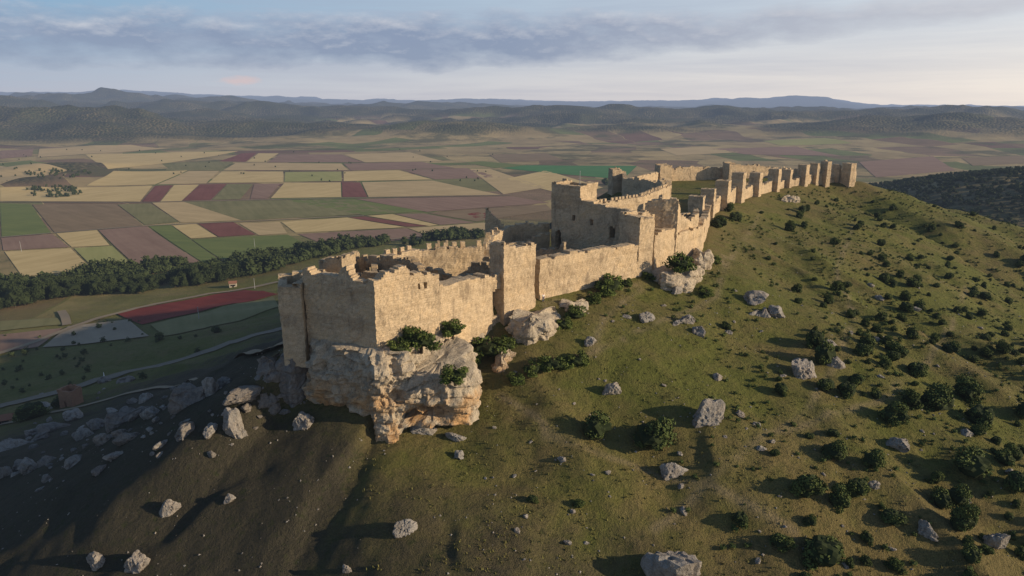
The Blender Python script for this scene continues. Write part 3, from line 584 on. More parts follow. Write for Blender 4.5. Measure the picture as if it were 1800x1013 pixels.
# ---- ridge towers
TW = [(1213, 1230, 344, 405), (1234, 1250, 332, 388), (1256, 1281, 317, 371), (1284, 1307, 303, 358), (1316, 1336, 303, 347), (1350, 1369, 297, 338), (1374, 1388, 297, 332), (1400, 1419, 289, 328), (1423, 1436, 287, 325), (1440, 1457, 283, 325), (1462, 1474, 290, 323), (1478, 1503, 287, 325)]
ORD = ['nearest', 'second', 'third', 'fourth', 'fifth', 'sixth', 'seventh', 'eighth', 'ninth', 'tenth', 'eleventh', 'last and broadest']
cent = [np.array(at((a + b) / 2, d - 2, 0)) for a, b, c, d in TW]
for k, ((a, b, c, d), ce) in enumerate(zip(TW, cent)):
    nx = cent[min(k + 1, len(cent) - 1)]; pv = cent[max(k - 1, 0)]; dr = nx - pv; dr /= np.linalg.norm(dr)
    if k >= len(cent) - 2: dr = np.array([.9, .43])
    w = max((b - a) / 1200 * ce[1], 3.0); Lf = w * .8 / max(.35, abs(dr[0])) * .6
    h = zat((a + b) / 2, c, ce[1]); f0 = ce + np.array([dr[1], -dr[0]]) * 2.1 - dr * Lf / 2
    r = thing('ridge_tower', '%s square tower along the ridge wall counting from the keep' % ORD[k], 'castle tower', (*ce, 0))
    pr = rect(f0, dr, Lf, max(4.2, w * .75)); wall_part(r, 'shaft', pr, [(0, h), (.25, h - .1), (.5, h + .1), (.75, h), (1, h)], zb=-6, th=1.2, closed=True, rag=.12, seed=70 + k); slab(r, 'platform', pr, h - .7, 'floor')
    if k < len(cent) - 1:
        r = thing('ridge_wall', 'lower wall linking the %s and next ridge tower' % ORD[k], 'castle wall', (*ce, 0))
        h2 = zat((TW[k + 1][0] + TW[k + 1][1]) / 2, TW[k + 1][2], nx[1])
        wall_part(r, 'wall_face', [ce, nx], [(0, h - 4.6), (.5, min(h, h2) - 5.2), (1, h2 - 4.6)], zb=-6, th=1.6, rag=.35, seed=90 + k)

# ---------------------------------------------------------------- rocks
def cliff(name, label, path, tops, zb, seed, mat='cliff', amp=1.0, res=.4, under=0.0, cat='rock outcrop'):
    path = [np.array(p, float) for p in path]; n = len(path)
    st = []; tz = []
    for i in range(n):
        a, b = path[i], path[(i + 1) % n]; L = np.linalg.norm(b - a); k = max(2, int(L / res))
        for t in range(k): st.append(a + (b - a) * t / k); tz.append(tops[i] + (tops[(i + 1) % n] - tops[i]) * t / k)
    st = np.array(st); tz = np.array(tz); m = len(st)
    for _ in range(3): st = (np.roll(st, 1, 0) + 2 * st + np.roll(st, -1, 0)) / 4; tz = (np.roll(tz, 1) + 2 * tz + np.roll(tz, -1)) / 4
    d = np.roll(st, -1, 0) - np.roll(st, 1, 0); d /= np.linalg.norm(d, axis=1)[:, None]; N = np.column_stack([d[:, 1], -d[:, 0]])
    X, Y = st[:, 0], st[:, 1]
    nz = int((max(tops) - zb) / res) + 1; V = []
    for j in range(nz + 1):
        f = j / nz; z = zb + (tz - zb) * f
        wz = 2.0 * fbm(X / 6, Y / 6, z / 9, o=3, seed=seed + 1); wx = 1.8 * fbm(X / 3, Y / 3, z / 3, o=3, seed=seed + 21)
        zz = (z + wz) / 1.7; lay = np.floor(zz); fr = zz - lay
        h0 = _hash(lay.astype(np.int64), np.zeros(m, np.int64), np.zeros(m, np.int64), seed); led = (h0 - .5) * .7 - .45 * np.exp(-(np.minimum(fr, 1 - fr) / .1) ** 2) * (1 + vn(X / 3, Y / 3, z / 3, seed=seed + 31))
        bx = np.floor((X + wx) / 3.1 + .37 * lay); by = np.floor((Y + wx) / 3.1 + .21 * lay)
        blk = _hash(bx.astype(np.int64), by.astype(np.int64), lay.astype(np.int64), seed + 3) - .5
        bx2 = np.floor((X - wx) / 5.2); by2 = np.floor((Y + wz) / 5.2); lay2 = np.floor((z + wz * 1.3) / 4.6)
        blk2 = _hash(bx2.astype(np.int64), by2.astype(np.int64), lay2.astype(np.int64), seed + 4) - .5
        big = fbm(X / 6, Y / 6, z / 8, o=3, seed=seed) * 1.8
        med = (1 - np.abs(fbm(X / 2.2, Y / 2.2, z / 2.2, o=5, seed=seed + 7)) * 2.6) * .9
        off = amp * (led + big + med + blk * .9 + blk2 * 1.5 + .45 * fbm(X / .8, Y / .8, z / .8, o=3, seed=seed + 9))
        off = off - under * np.exp(-((f - .28) / .16) ** 2) * (.8 + .9 * vn(X / 6, Y / 6, seed=seed + 3)) - amp * 1.6 * ss(.84, 1, f)
        V.append(np.column_stack([st + N * off[:, None], z + .4 * amp * fbm(X / 2, Y / 2, z, o=2, seed=seed + 2)]))
    c = st.mean(0); top = V[-1]
    for q in (.88, .72, .5, .25):
        p = c + (top[:, :2] - c) * q; V.append(np.column_stack([p, tz * q + np.mean(tz) * (1 - q) + .45 * amp * fbm(p[:, 0] / 1.5, p[:, 1] / 1.5, o=3, seed=seed + 13) + .25 * amp]))
    rows = len(V); V = np.concatenate(V); F = []
    for j in range(rows - 1):
        for i in range(m): F.append((j * m + i, j * m + (i + 1) % m, (j + 1) * m + (i + 1) % m, (j + 1) * m + i))
    F.append(tuple((rows - 1) * m + i for i in range(m)))
    o = mesh(name, V, F, M[mat], org=(c[0], c[1], zb)); return tag(o, label, cat)
cliff('rock_crag', 'massive layered orange and cream crag under the corner block', [(-32.5, 112), (-32.4, 104), (-31, 100), (-27, 97), (-20.5, 93.4), (-16, 95.4), (-12.5, 98.2), (-10.5, 102), (-9, 108), (-14, 112), (-22, 116)],
      [-.4, -.5, -.4, -.3, -.3, -.3, -.6, -.5, -.2, 0, 0], -18, 101, under=2.8, res=.3, amp=.8)
cliff('rock_ledge', 'jutting overhanging ledge at the right side of the orange crag', [(-17, 94.8), (-12, 93.4), (-8.6, 94.4), (-6.2, 97), (-6, 102), (-9, 106), (-14, 101)], [-4.4, -4.6, -4.2, -3.0, -1.6, -1.2, -2.4], -12, 121, amp=.65, under=2.8, res=.28)
cliff('rock_buttress', 'dark narrow rock shoulder beneath the left end tower', [(-37.6, 108), (-37.2, 102), (-35, 100.2), (-33, 102), (-32, 108)], [-3.0, -3.8, -4.0, -3, -2.5], -13, 125, 'shaded_rock', amp=.4, res=.34)  # shade on this shoulder painted in by the darker rock material
def outc(lab, u, v, w, dep, top, seed, mat='cliff', drop=5):
    x, y, z, t = hit(u, v); s = t / 1200; W_ = w * s / 2
    pth = [(x + W_ * math.cos(a) * (1 + .25 * math.sin(3 * a + seed)), y + dep * .5 + dep / 2 * math.sin(a) + W_ * .35 * math.cos(a)) for a in np.linspace(0, 2 * math.pi, 11)[:-1]]
    cliff('rock_outcrop', lab, pth, [z + top + .9 * math.sin(i * 2.1 + seed) for i in range(10)], z - drop, seed, mat, amp=.55, res=.3, under=.8)
outc('pale outcrop with overhang directly below the slim tower', 945, 602, 90, 8, 3.8, 131)
outc('smaller pale rock below and left of the outcrop under the slim tower', 886, 655, 42, 4, 2.6, 132)
outc('orange ledge of rock below the bend of the front wall', 1195, 512, 90, 9, 3.2, 133)
outc('rock shoulder right of the orange ledge under the bend', 1240, 478, 32, 8, 3.4, 134)
outc('small crag on the grass below the ridge towers', 1390, 356, 36, 5, 1.8, 135)
outc('dark rock at the foot of the left end tower', 470, 668, 46, 6, 2.4, 136, 'shaded_rock')
outc('pale broken ledge at the wall foot between crag and outcrop', 838, 610, 50, 5, 2.6, 137)
outc('low bare rock strip at the foot of the long front wall', 1010, 545, 50, 3, 1.0, 138)
outc('long dark rock band on the shaded slope below the road', 330, 712, 80, 4, 1.8, 139, 'shaded_rock')
outc('dark rock band crossing the middle of the shaded slope', 215, 745, 60, 4, 1.5, 140, 'shaded_rock')
outc('broken rock band nearest the tall upright rock', 455, 722, 50, 4, 1.6, 141, 'shaded_rock')
outc('flat rock shelf on the green slope below the diagonal rocks', 1345, 560, 50, 4, .8, 142, 'rock')
def boulder_mesh(seed):
    r = random.Random(seed)
    bm = bmesh.new(); bmesh.ops.create_icosphere(bm, subdivisions=4, radius=1)
    pl = [(Vector((r.gauss(0, 1), r.gauss(0, 1), r.gauss(0, .8))).normalized(), r.uniform(.5, .9)) for _ in range(17)]
    co = np.array([v.co[:] for v in bm.verts]); nz = fbm(co[:, 0] * 2.6 + seed, co[:, 1] * 2.6, co[:, 2] * 2.6, o=4, seed=seed, g=.6); n2 = np.clip(.10 - np.abs(vn(co[:, 0] * 2.1, co[:, 1] * 2.1 + seed, co[:, 2] * 2.1, seed)), 0, 1)
    for v, a, b in zip(bm.verts, nz, n2):
        d = v.co.normalized(); rr = 1.15
        for n_, k in pl:
            q = d.dot(n_)
            if q > .05: rr = min(rr, k / q)
        v.co = d * (rr + a * .16 - b * 2.4)
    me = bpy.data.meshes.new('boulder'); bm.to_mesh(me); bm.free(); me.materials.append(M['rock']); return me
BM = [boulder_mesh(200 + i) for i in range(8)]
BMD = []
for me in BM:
    m2 = me.copy(); m2.materials.clear(); m2.materials.append(M['shaded_rock']); BMD.append(m2)
bi = 0
def boulder(x, y, z, w, d, h, label, group=None, rz=None, dark=False):
    global bi
    o = bpy.data.objects.new('boulder', (BMD if dark else BM)[bi % 8]); bi += 1; C.objects.link(o)
    o.location = (x, y, z + h * .05); o.scale = (w / 2, d / 2, h / 2 * 1.25); o.rotation_euler = (rnd.uniform(-.2, .2), rnd.uniform(-.2, .2), rnd.uniform(0, 6) if rz is None else rz)
    return tag(o, label, 'boulder', group)
BL = [(1247, 745, 66, 42, 'broad cracked grey boulder alone on the open green slope'), (1182, 836, 50, 26, 'flat-topped pale block on the slope beside the shadowed grass'), (1187, 1014, 105, 70, 'biggest pale boulder, cut by the bottom edge of the picture'),
      (1077, 690, 34, 24, 'rounded boulder below the long front wall, alone on the green slope'), (1137, 564, 30, 18, 'small boulder in the grass below the corner tower'), (1208, 568, 32, 20, 'upper one of two boulders below the orange ledge'), (1228, 588, 34, 22, 'lower one of two boulders below the orange ledge'),
      (1325, 530, 50, 18, 'jagged rock top of the diagonal rock line on the slope'), (1362, 556, 36, 18, 'lower rock of the diagonal rock line on the slope'), (1458, 614, 30, 18, 'pale boulder, highest of the right slope trio'), (1412, 664, 50, 36, 'large dark-fissured boulder, lowest of the right slope trio'),
      (1462, 645, 34, 22, 'middle boulder of the right slope trio'), (712, 936, 38, 26, 'pale boulder on the dark foreground grass, bottom centre'), (298, 902, 36, 30, 'upright boulder on the dark slope above the bottom left pair'), (243, 1000, 54, 44, 'larger of the two bottom left boulders'),
      (172, 996, 36, 26, 'smaller of the two bottom left boulders'), (410, 762, 42, 44, 'tall upright rock between the crag and the boulder field'), (52, 832, 46, 34, 'bulky boulder near the left edge'), (10, 840, 32, 30, 'boulder cut by the left edge of the picture'),
      (146, 774, 34, 24, 'boulder of the left slope, left one of a pair'), (186, 780, 34, 26, 'boulder of the left slope, right one of a pair'), (268, 732, 40, 24, 'low boulder in the middle of the rock field'), (257, 706, 32, 24, 'boulder just above the low rock of the rock field'),
      (403, 880, 22, 12, 'small flat stone on the dark slope below the tall rock'), (807, 804, 22, 12, 'small stone on the grass below the crag'), (1628, 941, 30, 28, 'boulder among junipers near the bottom right'), (1750, 962, 44, 40, 'boulder at the lower right edge among junipers'),
      (1580, 786, 40, 22, 'boulder beside a juniper on the right slope'), (1535, 858, 20, 18, 'small boulder low on the right slope'), (1700, 766, 26, 14, 'pale stone in the thick junipers on the right'), (535, 750, 50, 36, 'dark block leaning on the left foot of the crag'),
      (372, 696, 40, 32, 'blocky rock above the tall upright rock'), (430, 700, 80, 18, 'long slanting slab of rock left of the crag'), (610, 1006, 18, 16, 'little stone at the bottom edge left of centre'), (798, 740, 30, 16, 'fallen block beside the ledge of the crag'), (740, 758, 55, 18, 'fallen slab under the overhang of the crag'),
      (800, 772, 34, 14, 'lower fallen block beside the crag'), (1262, 666, 22, 12, 'small rock on the open slope above the cracked boulder'), (1330, 750, 22, 12, 'small rock right of the cracked boulder'), (1035, 606, 24, 14, 'small pale rock beside shrubs below the front wall'), (1190, 515, 30, 12, 'stone just under the orange ledge')]
for u, v, w, h, lab in BL:
    x, y, z, t = hit(u, v - h * .12); s = t / 1200
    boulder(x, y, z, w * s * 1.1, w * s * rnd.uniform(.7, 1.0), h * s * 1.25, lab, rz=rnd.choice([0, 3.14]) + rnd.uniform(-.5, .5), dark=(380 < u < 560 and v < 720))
n_ = 0; placed = []
while n_ < 115:
    u = rnd.uniform(0, 560); v = 672 + (560 - u) * .17 + rnd.gauss(14, 36)
    if v < 655 + max(0, 200 - u) * .3 or v > 890 or (u < 60 and v < 760): continue
    x, y, z, t = hit(u, v); w = rnd.choice([6, 8, 10, 13, 18, 26, 34]) * rnd.uniform(.8, 1.2) * t / 1200
    if any((x - a) ** 2 + (y - b) ** 2 < ((w + c) * .55) ** 2 for a, b, c in placed): continue
    placed.append((x, y, w)); n_ += 1
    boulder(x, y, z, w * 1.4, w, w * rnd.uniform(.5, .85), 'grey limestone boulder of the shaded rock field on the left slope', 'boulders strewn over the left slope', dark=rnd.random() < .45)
n_ = 0
while n_ < 110:
    u = rnd.uniform(850, 1800); v = rnd.uniform(430, 1000)
    if v < 590 - (u - 950) * .25 or (u > 1500 and v < 480): continue
    x, y, z, t = hit(u, v)
    if t > 400: continue
    n_ += 1; w = rnd.choice([4, 5, 6, 7, 9, 12, 16]) * t / 1200
    boulder(x, y, z, w * 1.3, w, w * .6, 'small pale stone half sunk in the grass of the open slope', 'small stones on the open slope')

# ---------------------------------------------------------------- vegetation
def leaves(n, R, Hh, seed, size, taper=.5, base=.0, lobes=7, spread=.6, rl=(.26, .48), mid=.62):
    r = np.random.RandomState(seed); L = []
    for k in range(lobes): a = r.uniform(0, 6.28); f = r.uniform(.1, .95); L.append((math.cos(a) * R * spread * (1 - f * taper), math.sin(a) * R * spread * (1 - f * taper), base + f * (Hh - base) * .85, r.uniform(*rl)))
    L.append((0, 0, base + (Hh - base) * .42, mid))
    L = np.array(L); pk = r.randint(0, len(L), n); d = r.normal(size=(n, 3)); d /= np.linalg.norm(d, axis=1)[:, None]; rad = r.uniform(.5, 1.15, n) ** .6
    c = L[pk, :3] + d * (rad * L[pk, 3])[:, None] * np.array([R, R, (Hh - base) * .52]); c[:, 2] = np.maximum(c[:, 2], base * .9 + .02)
    A = r.normal(size=(n, 3)); A /= np.linalg.norm(A, axis=1)[:, None]; B = np.cross(A, d + .3 * r.normal(size=(n, 3))); B /= np.linalg.norm(B, axis=1)[:, None] + 1e-9; s = (size * r.uniform(.6, 1.4, n))[:, None]
    V = np.stack([c - A * s, c + B * s * .6, c + A * s, c - B * s * .6], 1).reshape(-1, 3)
    return V.tolist(), [(4 * i, 4 * i + 1, 4 * i + 2, 4 * i + 3) for i in range(n)]
def me_of(name, V, F, mat):
    me = bpy.data.meshes.new(name); me.from_pydata([tuple(v) for v in V], [], F); me.materials.append(mat); return me
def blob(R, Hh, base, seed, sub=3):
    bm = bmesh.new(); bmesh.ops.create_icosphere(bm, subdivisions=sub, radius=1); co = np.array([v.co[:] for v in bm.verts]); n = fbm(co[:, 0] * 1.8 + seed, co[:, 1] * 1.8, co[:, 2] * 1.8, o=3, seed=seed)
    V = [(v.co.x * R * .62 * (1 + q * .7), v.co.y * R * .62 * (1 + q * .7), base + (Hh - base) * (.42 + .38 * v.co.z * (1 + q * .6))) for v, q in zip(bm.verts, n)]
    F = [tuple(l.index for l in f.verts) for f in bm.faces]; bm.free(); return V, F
def joinVF(*L):
    V = []; F = []
    for v, f in L: F += [tuple(i + len(V) for i in q) for q in f]; V += list(v)
    return V, F
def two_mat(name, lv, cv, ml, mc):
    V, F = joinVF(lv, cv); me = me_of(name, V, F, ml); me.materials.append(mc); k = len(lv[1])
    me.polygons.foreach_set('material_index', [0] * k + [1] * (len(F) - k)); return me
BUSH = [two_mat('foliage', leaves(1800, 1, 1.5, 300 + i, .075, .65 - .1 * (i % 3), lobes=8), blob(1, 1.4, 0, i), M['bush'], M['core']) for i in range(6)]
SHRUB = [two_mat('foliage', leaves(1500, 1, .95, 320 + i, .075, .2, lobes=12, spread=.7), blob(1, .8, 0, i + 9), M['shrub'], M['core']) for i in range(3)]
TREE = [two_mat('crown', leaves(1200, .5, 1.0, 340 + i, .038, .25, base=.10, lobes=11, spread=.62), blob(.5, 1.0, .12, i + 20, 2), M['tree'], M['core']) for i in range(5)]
STEM = me_of('trunk', *joinVF(tube((0, 0, -.3), (.03, 0, .75), .10, .05), tube((.02, 0, .3), (.35, .2, .8), .05, .02), tube((.02, 0, .25), (-.3, -.2, .75), .05, .02)), M['bark'])
TRK = me_of('trunk', *joinVF(tube((0, 0, -.08), (0.01, 0, .85), .028, .008), tube((0, 0, .3), (.16, .06, .5), .012, .004), tube((0, 0, .4), (-.15, -.05, .62), .012, .004), tube((0, 0, .5), (.03, -.14, .7), .01, .004)), M['bark'])
def plant(kind, x, y, z, sx, sz, label, cat, group=None):
    lib, nm, st, pn = {'bush': (BUSH, 'juniper_bush', STEM, 'foliage'), 'shrub': (SHRUB, 'shrub', STEM, 'foliage'), 'tree': (TREE, 'woodland_tree', TRK, 'crown')}[kind]
    r = thing(nm, label, cat, (x, y, z), rnd.uniform(0, 6.28), group); r.scale = (sx, sx * rnd.uniform(.8, 1.25), sz)
    for n_, me in ((pn, rnd.choice(lib)), ('trunk', st)):
        o = bpy.data.objects.new(n_, me); C.objects.link(o); o.parent = r
NB = [(1150, 785, 88, 'bush', 'wide dark juniper, right one of two big bushes on the open slope'), (1048, 765, 66, 'bush', 'juniper, left one of two big bushes on the open slope'), (860, 625, 76, 'shrub', 'large green bush between the crag and the pale outcrop'), (796, 590, 52, 'shrub', 'low bush on the crag at the foot of the low thick wall'),
      (740, 612, 74, 'shrub', 'spreading bush on the crag edge under the sunlit corner wall'), (700, 620, 46, 'shrub', 'leafy bush nearest the sharp lit corner'), (1012, 558, 44, 'shrub', 'green bush right of the pale outcrop'), (972, 648, 52, 'shrub', 'bush below the pale outcrop, right of two'), (935, 655, 42, 'shrub', 'bush below the pale outcrop, left of two'),
      (1068, 512, 62, 'shrub', 'wide bush against the long front wall'), (1012, 640, 50, 'shrub', 'bush on the slope beside the small pale rock'), (1420, 870, 72, 'bush', 'big juniper left of the dense bushes, lower right'), (1447, 990, 90, 'bush', 'biggest dark juniper at the bottom edge, right of the biggest boulder'), (1465, 805, 54, 'bush', 'juniper just above the big lower right one'),
      (1535, 820, 50, 'bush', 'juniper right of the lower right pair'), (1570, 742, 62, 'bush', 'broad juniper midway down the right slope'), (1645, 718, 66, 'bush', 'dense juniper in the middle of the right thicket'), (1487, 694, 46, 'bush', 'juniper beside the large fissured boulder, right one'), (1450, 686, 40, 'bush', 'juniper beside the large fissured boulder, left one'),
      (1300, 920, 40, 'bush', 'lone round juniper in the lower foreground'), (1400, 513, 25, 'bush', 'lone small juniper on the bare slope below the ridge'), (1262, 400, 34, 'bush', 'shrub at the foot of the second ridge tower'), (1292, 388, 30, 'bush', 'shrub between two ridge towers at the wall foot'), (1280, 372, 26, 'bush', 'dark bush hugging the third ridge tower'),
      (1240, 520, 30, 'shrub', 'bush below the rock shoulder at the bend'), (1195, 470, 56, 'shrub', 'leafy growth on top of the orange ledge'), (800, 662, 56, 'shrub', 'bush sitting on the jutting ledge'), (1700, 700, 60, 'bush', 'large juniper at the right of the thicket'), (1720, 745, 64, 'bush', 'wide juniper below the right thicket'), (1705, 830, 70, 'bush', 'wide low juniper at the lower right'),
      (1612, 660, 46, 'bush', 'juniper at the upper edge of the right thicket'), (1790, 860, 60, 'bush', 'juniper cut by the right edge'), (380, 585, 22, 'bush', 'dark bush on the valley slope left of the castle'), (280, 598, 22, 'bush', 'small dark bush above the road'), (60, 735, 56, 'bush', 'dark bush beside the road at left'), (105, 715, 32, 'bush', 'smaller dark bush beside the road at left'), (935, 882, 24, 'bush', 'tiny bush on the foreground slope'), (1018, 890, 26, 'bush', 'small scrubby bush, bottom centre'),
      (1065, 325, 20, 'bush', 'round tree by the bright green field'), (828, 640, 40, 'shrub', 'shrub just right of the jutting ledge'), (885, 612, 46, 'shrub', 'shrub at the left edge of the pale outcrop'), (990, 575, 40, 'shrub', 'shrub at the right foot of the pale outcrop'), (1040, 530, 36, 'shrub', 'small shrub left of the wide bush against the long wall'),
      (1098, 502, 30, 'shrub', 'small shrub right of the wide bush against the long wall'), (905, 672, 36, 'shrub', 'low shrub under the smaller pale rock'), (1140, 490, 26, 'shrub', 'shrub at the foot of the corner tower'), (1255, 462, 26, 'shrub', 'shrub right of the rock shoulder')]
PL = []
for u, v, w, kd_, lab in NB:
    if u in (796, 740, 700): x, y = at(u, v - 6, -.3); z = -.6
    elif u == 800: x, y = at(u, v, -3.4); z = -4.0
    elif u == 1195: x, y = at(u, v, 2.0); z = 1.6
    else: x, y, z, _ = hit(u, v)
    t = y / ray(u, v)[1]; r_ = w * t / 1200 / 2; PL.append((x, y, r_))
    plant(kd_, x, y, z - .1, r_ * .95, r_ * (.9 if kd_ == 'bush' else 1.05), lab, 'bush')
cnt = 0; tries = 0
while cnt < 255 and tries < 4500:
    tries += 1
    nearb = rnd.random() < .45
    u = rnd.uniform(1230, 1830); v = rnd.uniform(560, 1040) if nearb else 340 + 300 * rnd.random() ** .8
    p = float(ss(1320, 1640, u)) * .95 + .03 + (.2 if 1240 < u < 1520 and v < 470 else 0)
    if rnd.random() > p: continue
    x, y, z, t = hit(u, v)
    if t > 420: continue
    if float(vn(np.array([x / 14.]), np.array([y / 14.]), seed=77)[0]) < -.5: continue
    w = rnd.choice([.6, .8, .95, 1.15, 1.4, 1.7, 2.1]) * rnd.uniform(.85, 1.15)
    if any((x - a) ** 2 + (y - b) ** 2 < (w + c) ** 2 * .7 for a, b, c in PL): continue
    if float(sdpoly(np.array([x]), np.array([y]))[0][0]) < 5: continue
    PL.append((x, y, w)); cnt += 1
    g = 'junipers in the near right thicket' if y < 150 else 'junipers below the ridge towers'
    plant('bush', x, y, z - .15, w, w * rnd.uniform(.75, 1.25), 'dark green juniper scattered over the near right slope' if y < 150 else 'small dark juniper on the far slope below the ridge towers', 'bush', g)
belt = [(-20, 552), (120, 545), (250, 532), (380, 515), (500, 492), (640, 452), (830, 430), (830, 422), (640, 436), (500, 460), (420, 470), (200, 492), (-20, 508)]
bp = [at(u, v, -108) for u, v in belt]
def inside(x, y, poly):
    c = False; n = len(poly)
    for i in range(n):
        ax, ay = poly[i]; bx, by = poly[(i + 1) % n]
        if (ay > y) != (by > y) and x < (bx - ax) * (y - ay) / (by - ay) + ax: c = not c
    return c
cand = []
xs = [p[0] for p in bp]; ys = [p[1] for p in bp]
while len(cand) < 1300:
    x = rnd.uniform(min(xs) - 15, max(xs) + 15); y = rnd.uniform(min(ys) - 15, max(ys) + 15)
    ox, oy = 14 * vn(np.array([x / 30.]), np.array([y / 30.]), seed=5)[0], 14 * vn(np.array([x / 30.]), np.array([y / 30.]), seed=6)[0]
    if inside(x + ox, y + oy, bp) and vn(np.array([x / 24.]), np.array([y / 24.]), seed=67)[0] > -.62: cand.append((x, y))
cand.sort(key=lambda p: p[1] - .12 * p[0])
hz = height(np.array([c[0] for c in cand]), np.array([c[1] for c in cand]))
def th_(x, y, lo, hi):
    q = .5 + .5 * float(vn(np.array([x / 35.]), np.array([y / 35.]), seed=66)[0]); return (lo + (hi - lo) * q) * rnd.uniform(.65, 1.3)
for (x, y), z in zip(cand[:290], hz[:290]):
    h = th_(x, y, 5, 14); plant('tree', x, y, z, (5 + h) * rnd.uniform(.45, .8), h, 'dark green tree in the near edge of the woodland belt', 'tree', 'trees along the near edge of the woodland belt')
def merged(name, pts, lib, label, mat=None):
    Vs = []; Fs = []; off = 0; data = []
    for me in lib:
        co = np.empty(len(me.vertices) * 3); me.vertices.foreach_get('co', co); data.append((co.reshape(-1, 3), [tuple(p.vertices) for p in me.polygons]))
    for x, y, z, sx, sz in pts:
        co, fs = rnd.choice(data); a = rnd.uniform(0, 6.28); ca, sa = math.cos(a), math.sin(a)
        q = np.column_stack([(co[:, 0] * ca - co[:, 1] * sa) * sx + x, (co[:, 0] * sa + co[:, 1] * ca) * sx + y, co[:, 2] * sz + z]); Vs.append(q)
        Fs += [tuple(i + off for i in f) for f in fs]; off += len(q)
    o = mesh(name, np.concatenate(Vs), Fs, mat or M['tree']); tag(o, label, 'woodland', kind='stuff')
LOW = []
for i in range(3):
    lv = leaves(100, .46, 1.0, 400 + i, .10, .3, base=.08, lobes=8); LOW.append(me_of('low', *joinVF(lv, blob(.44, .95, .1, i + 40, 1)), M['tree']))
pts = []
for (x, y), z in zip(cand[290:], hz[290:]): h = th_(x, y, 5, 14); pts.append((x, y, z, (5 + h) * .72, h))
merged('woodland', pts, LOW, 'dense dark woodland belt behind its near edge')
xx = np.array([rnd.uniform(230, 900) for _ in range(12000)]); yy = np.array([rnd.uniform(330, 1100) for _ in range(12000)]); zz = height(xx, yy); uu = pix(xx, yy, zz)[0]
pts = []
for x, y, z, u in zip(xx, yy, zz, uu):
    if 1500 < u < 1850 and (z > -108 or rnd.random() < .25) and len(pts) < 2400: h = rnd.uniform(3, 6); pts.append((x, y, z - .5, h * 1.5, h))
merged('woodland', pts, LOW, 'dark scrub oak woodland on the hillside beyond the ridge')
pts = []
for _ in range(60):
    u = rnd.uniform(0, 900); v = rnd.uniform(262, 330); x, y, z, t = hit(u, v); h = rnd.uniform(4, 6); pts.append((x, y, z - .3, h, h))
for _ in range(60):
    u = rnd.uniform(0, 500); v = 700 - .32 * u + rnd.gauss(-35, 30)
    if v < 560: continue
    x, y, z, t = hit(u, v); h = rnd.uniform(1.5, 4); pts.append((x, y, z - .3, h * 1.3, h))
for _ in range(260):
    u = rnd.uniform(35, 165); v = rnd.uniform(300, 350)
    if ((u - 100) / 62) ** 2 + ((v - 306) / 9) ** 2 < 1 or ((u - 95) / 50) ** 2 + ((v - 338) / 10) ** 2 < 1: x, y, z, t = hit(u, v); h = rnd.uniform(4, 8); pts.append((x, y, z - .3, h, h))
merged('scrub', pts, LOW, 'far scattered scrub and hedge trees across the plain')
xx = np.array([rnd.uniform(-10, 260) for _ in range(11000)]); yy = np.array([rnd.uniform(60, 340) for _ in range(11000)]); zz = height(xx, yy); uu, vv, ff = pix(xx, yy, zz); sdd = sdpoly(xx, yy)[0]; cl_ = fbm(xx / 14, yy / 14, o=3, seed=99)
pts = []
for x, y, z, u, v, s_, c_ in zip(xx, yy, zz, uu, vv, sdd, cl_):
    if 950 < u < 1830 and 330 < v < 1040 and s_ > 3 and c_ > .16 - .34 * float(ss(1250, 1600, u)) and len(pts) < 2000: w = rnd.uniform(.3, .9); pts.append((x, y, z - .05, w * 1.6, w))
merged('low_scrub', pts, LOW, 'low thorny scrub dotted over the castle hill', M['bush'])
def tufts(n, seed, name, label, mat, stone=False):
    r = np.random.RandomState(seed); x = r.uniform(-95, 190, n * 3); y = r.uniform(45, 300, n * 3)
    kk = r.uniform(0, 1, n * 3) < np.exp(-(y - 60) / 130); x, y = x[kk], y[kk]; z = height(x, y); u, v, f = pix(x, y, z); sd = sdpoly(x, y)[0]
    k = (u > (-60 if stone else 640)) & (u < 1860) & (v > 400) & (v < 1060) & (sd > 3); dens = fbm(x / 6, y / 6, o=3, seed=seed) > -.15; k &= dens; x, y, z = x[k][:n], y[k][:n], z[k][:n]; V = []; F = []
    for a, b, c in zip(x, y, z):
        if stone:
            s = r.uniform(.06, .22); i = len(V); o = r.uniform(-.4, .4, (6, 3)) * s
            P6 = np.array([(1, 0, 0), (0, 1, 0), (-1, 0, 0), (0, -1, 0), (0, 0, .8), (0, 0, -.6)]) * s + o + (a, b, c); V += P6.tolist()
            F += [(i, i + 1, i + 4), (i + 1, i + 2, i + 4), (i + 2, i + 3, i + 4), (i + 3, i, i + 4), (i + 1, i, i + 5), (i + 2, i + 1, i + 5), (i + 3, i + 2, i + 5), (i, i + 3, i + 5)]
        else:
            for _ in range(5):
                t = r.uniform(0, 6.28); h = r.uniform(.12, .32); w = r.uniform(.05, .12); i = len(V); dx, dy = math.cos(t), math.sin(t); ox, oy = r.uniform(-.25, .25, 2)
                V += [(a + ox - dy * w, b + oy + dx * w, c - .05), (a + ox + dy * w, b + oy - dx * w, c - .05), (a + ox + dx * .15, b + oy + dy * .15, c + h)]; F.append((i, i + 1, i + 2))
    tag(mesh(name, V, F, mat), label, 'grass' if not stone else 'stones', kind='stuff')
tufts(17000, 5, 'grass_tufts', 'rough tussocky grass over the castle hill', M['tuft'])
tufts(3500, 6, 'loose_stones', 'loose pale stones littering the castle hill', M['rock'], True)

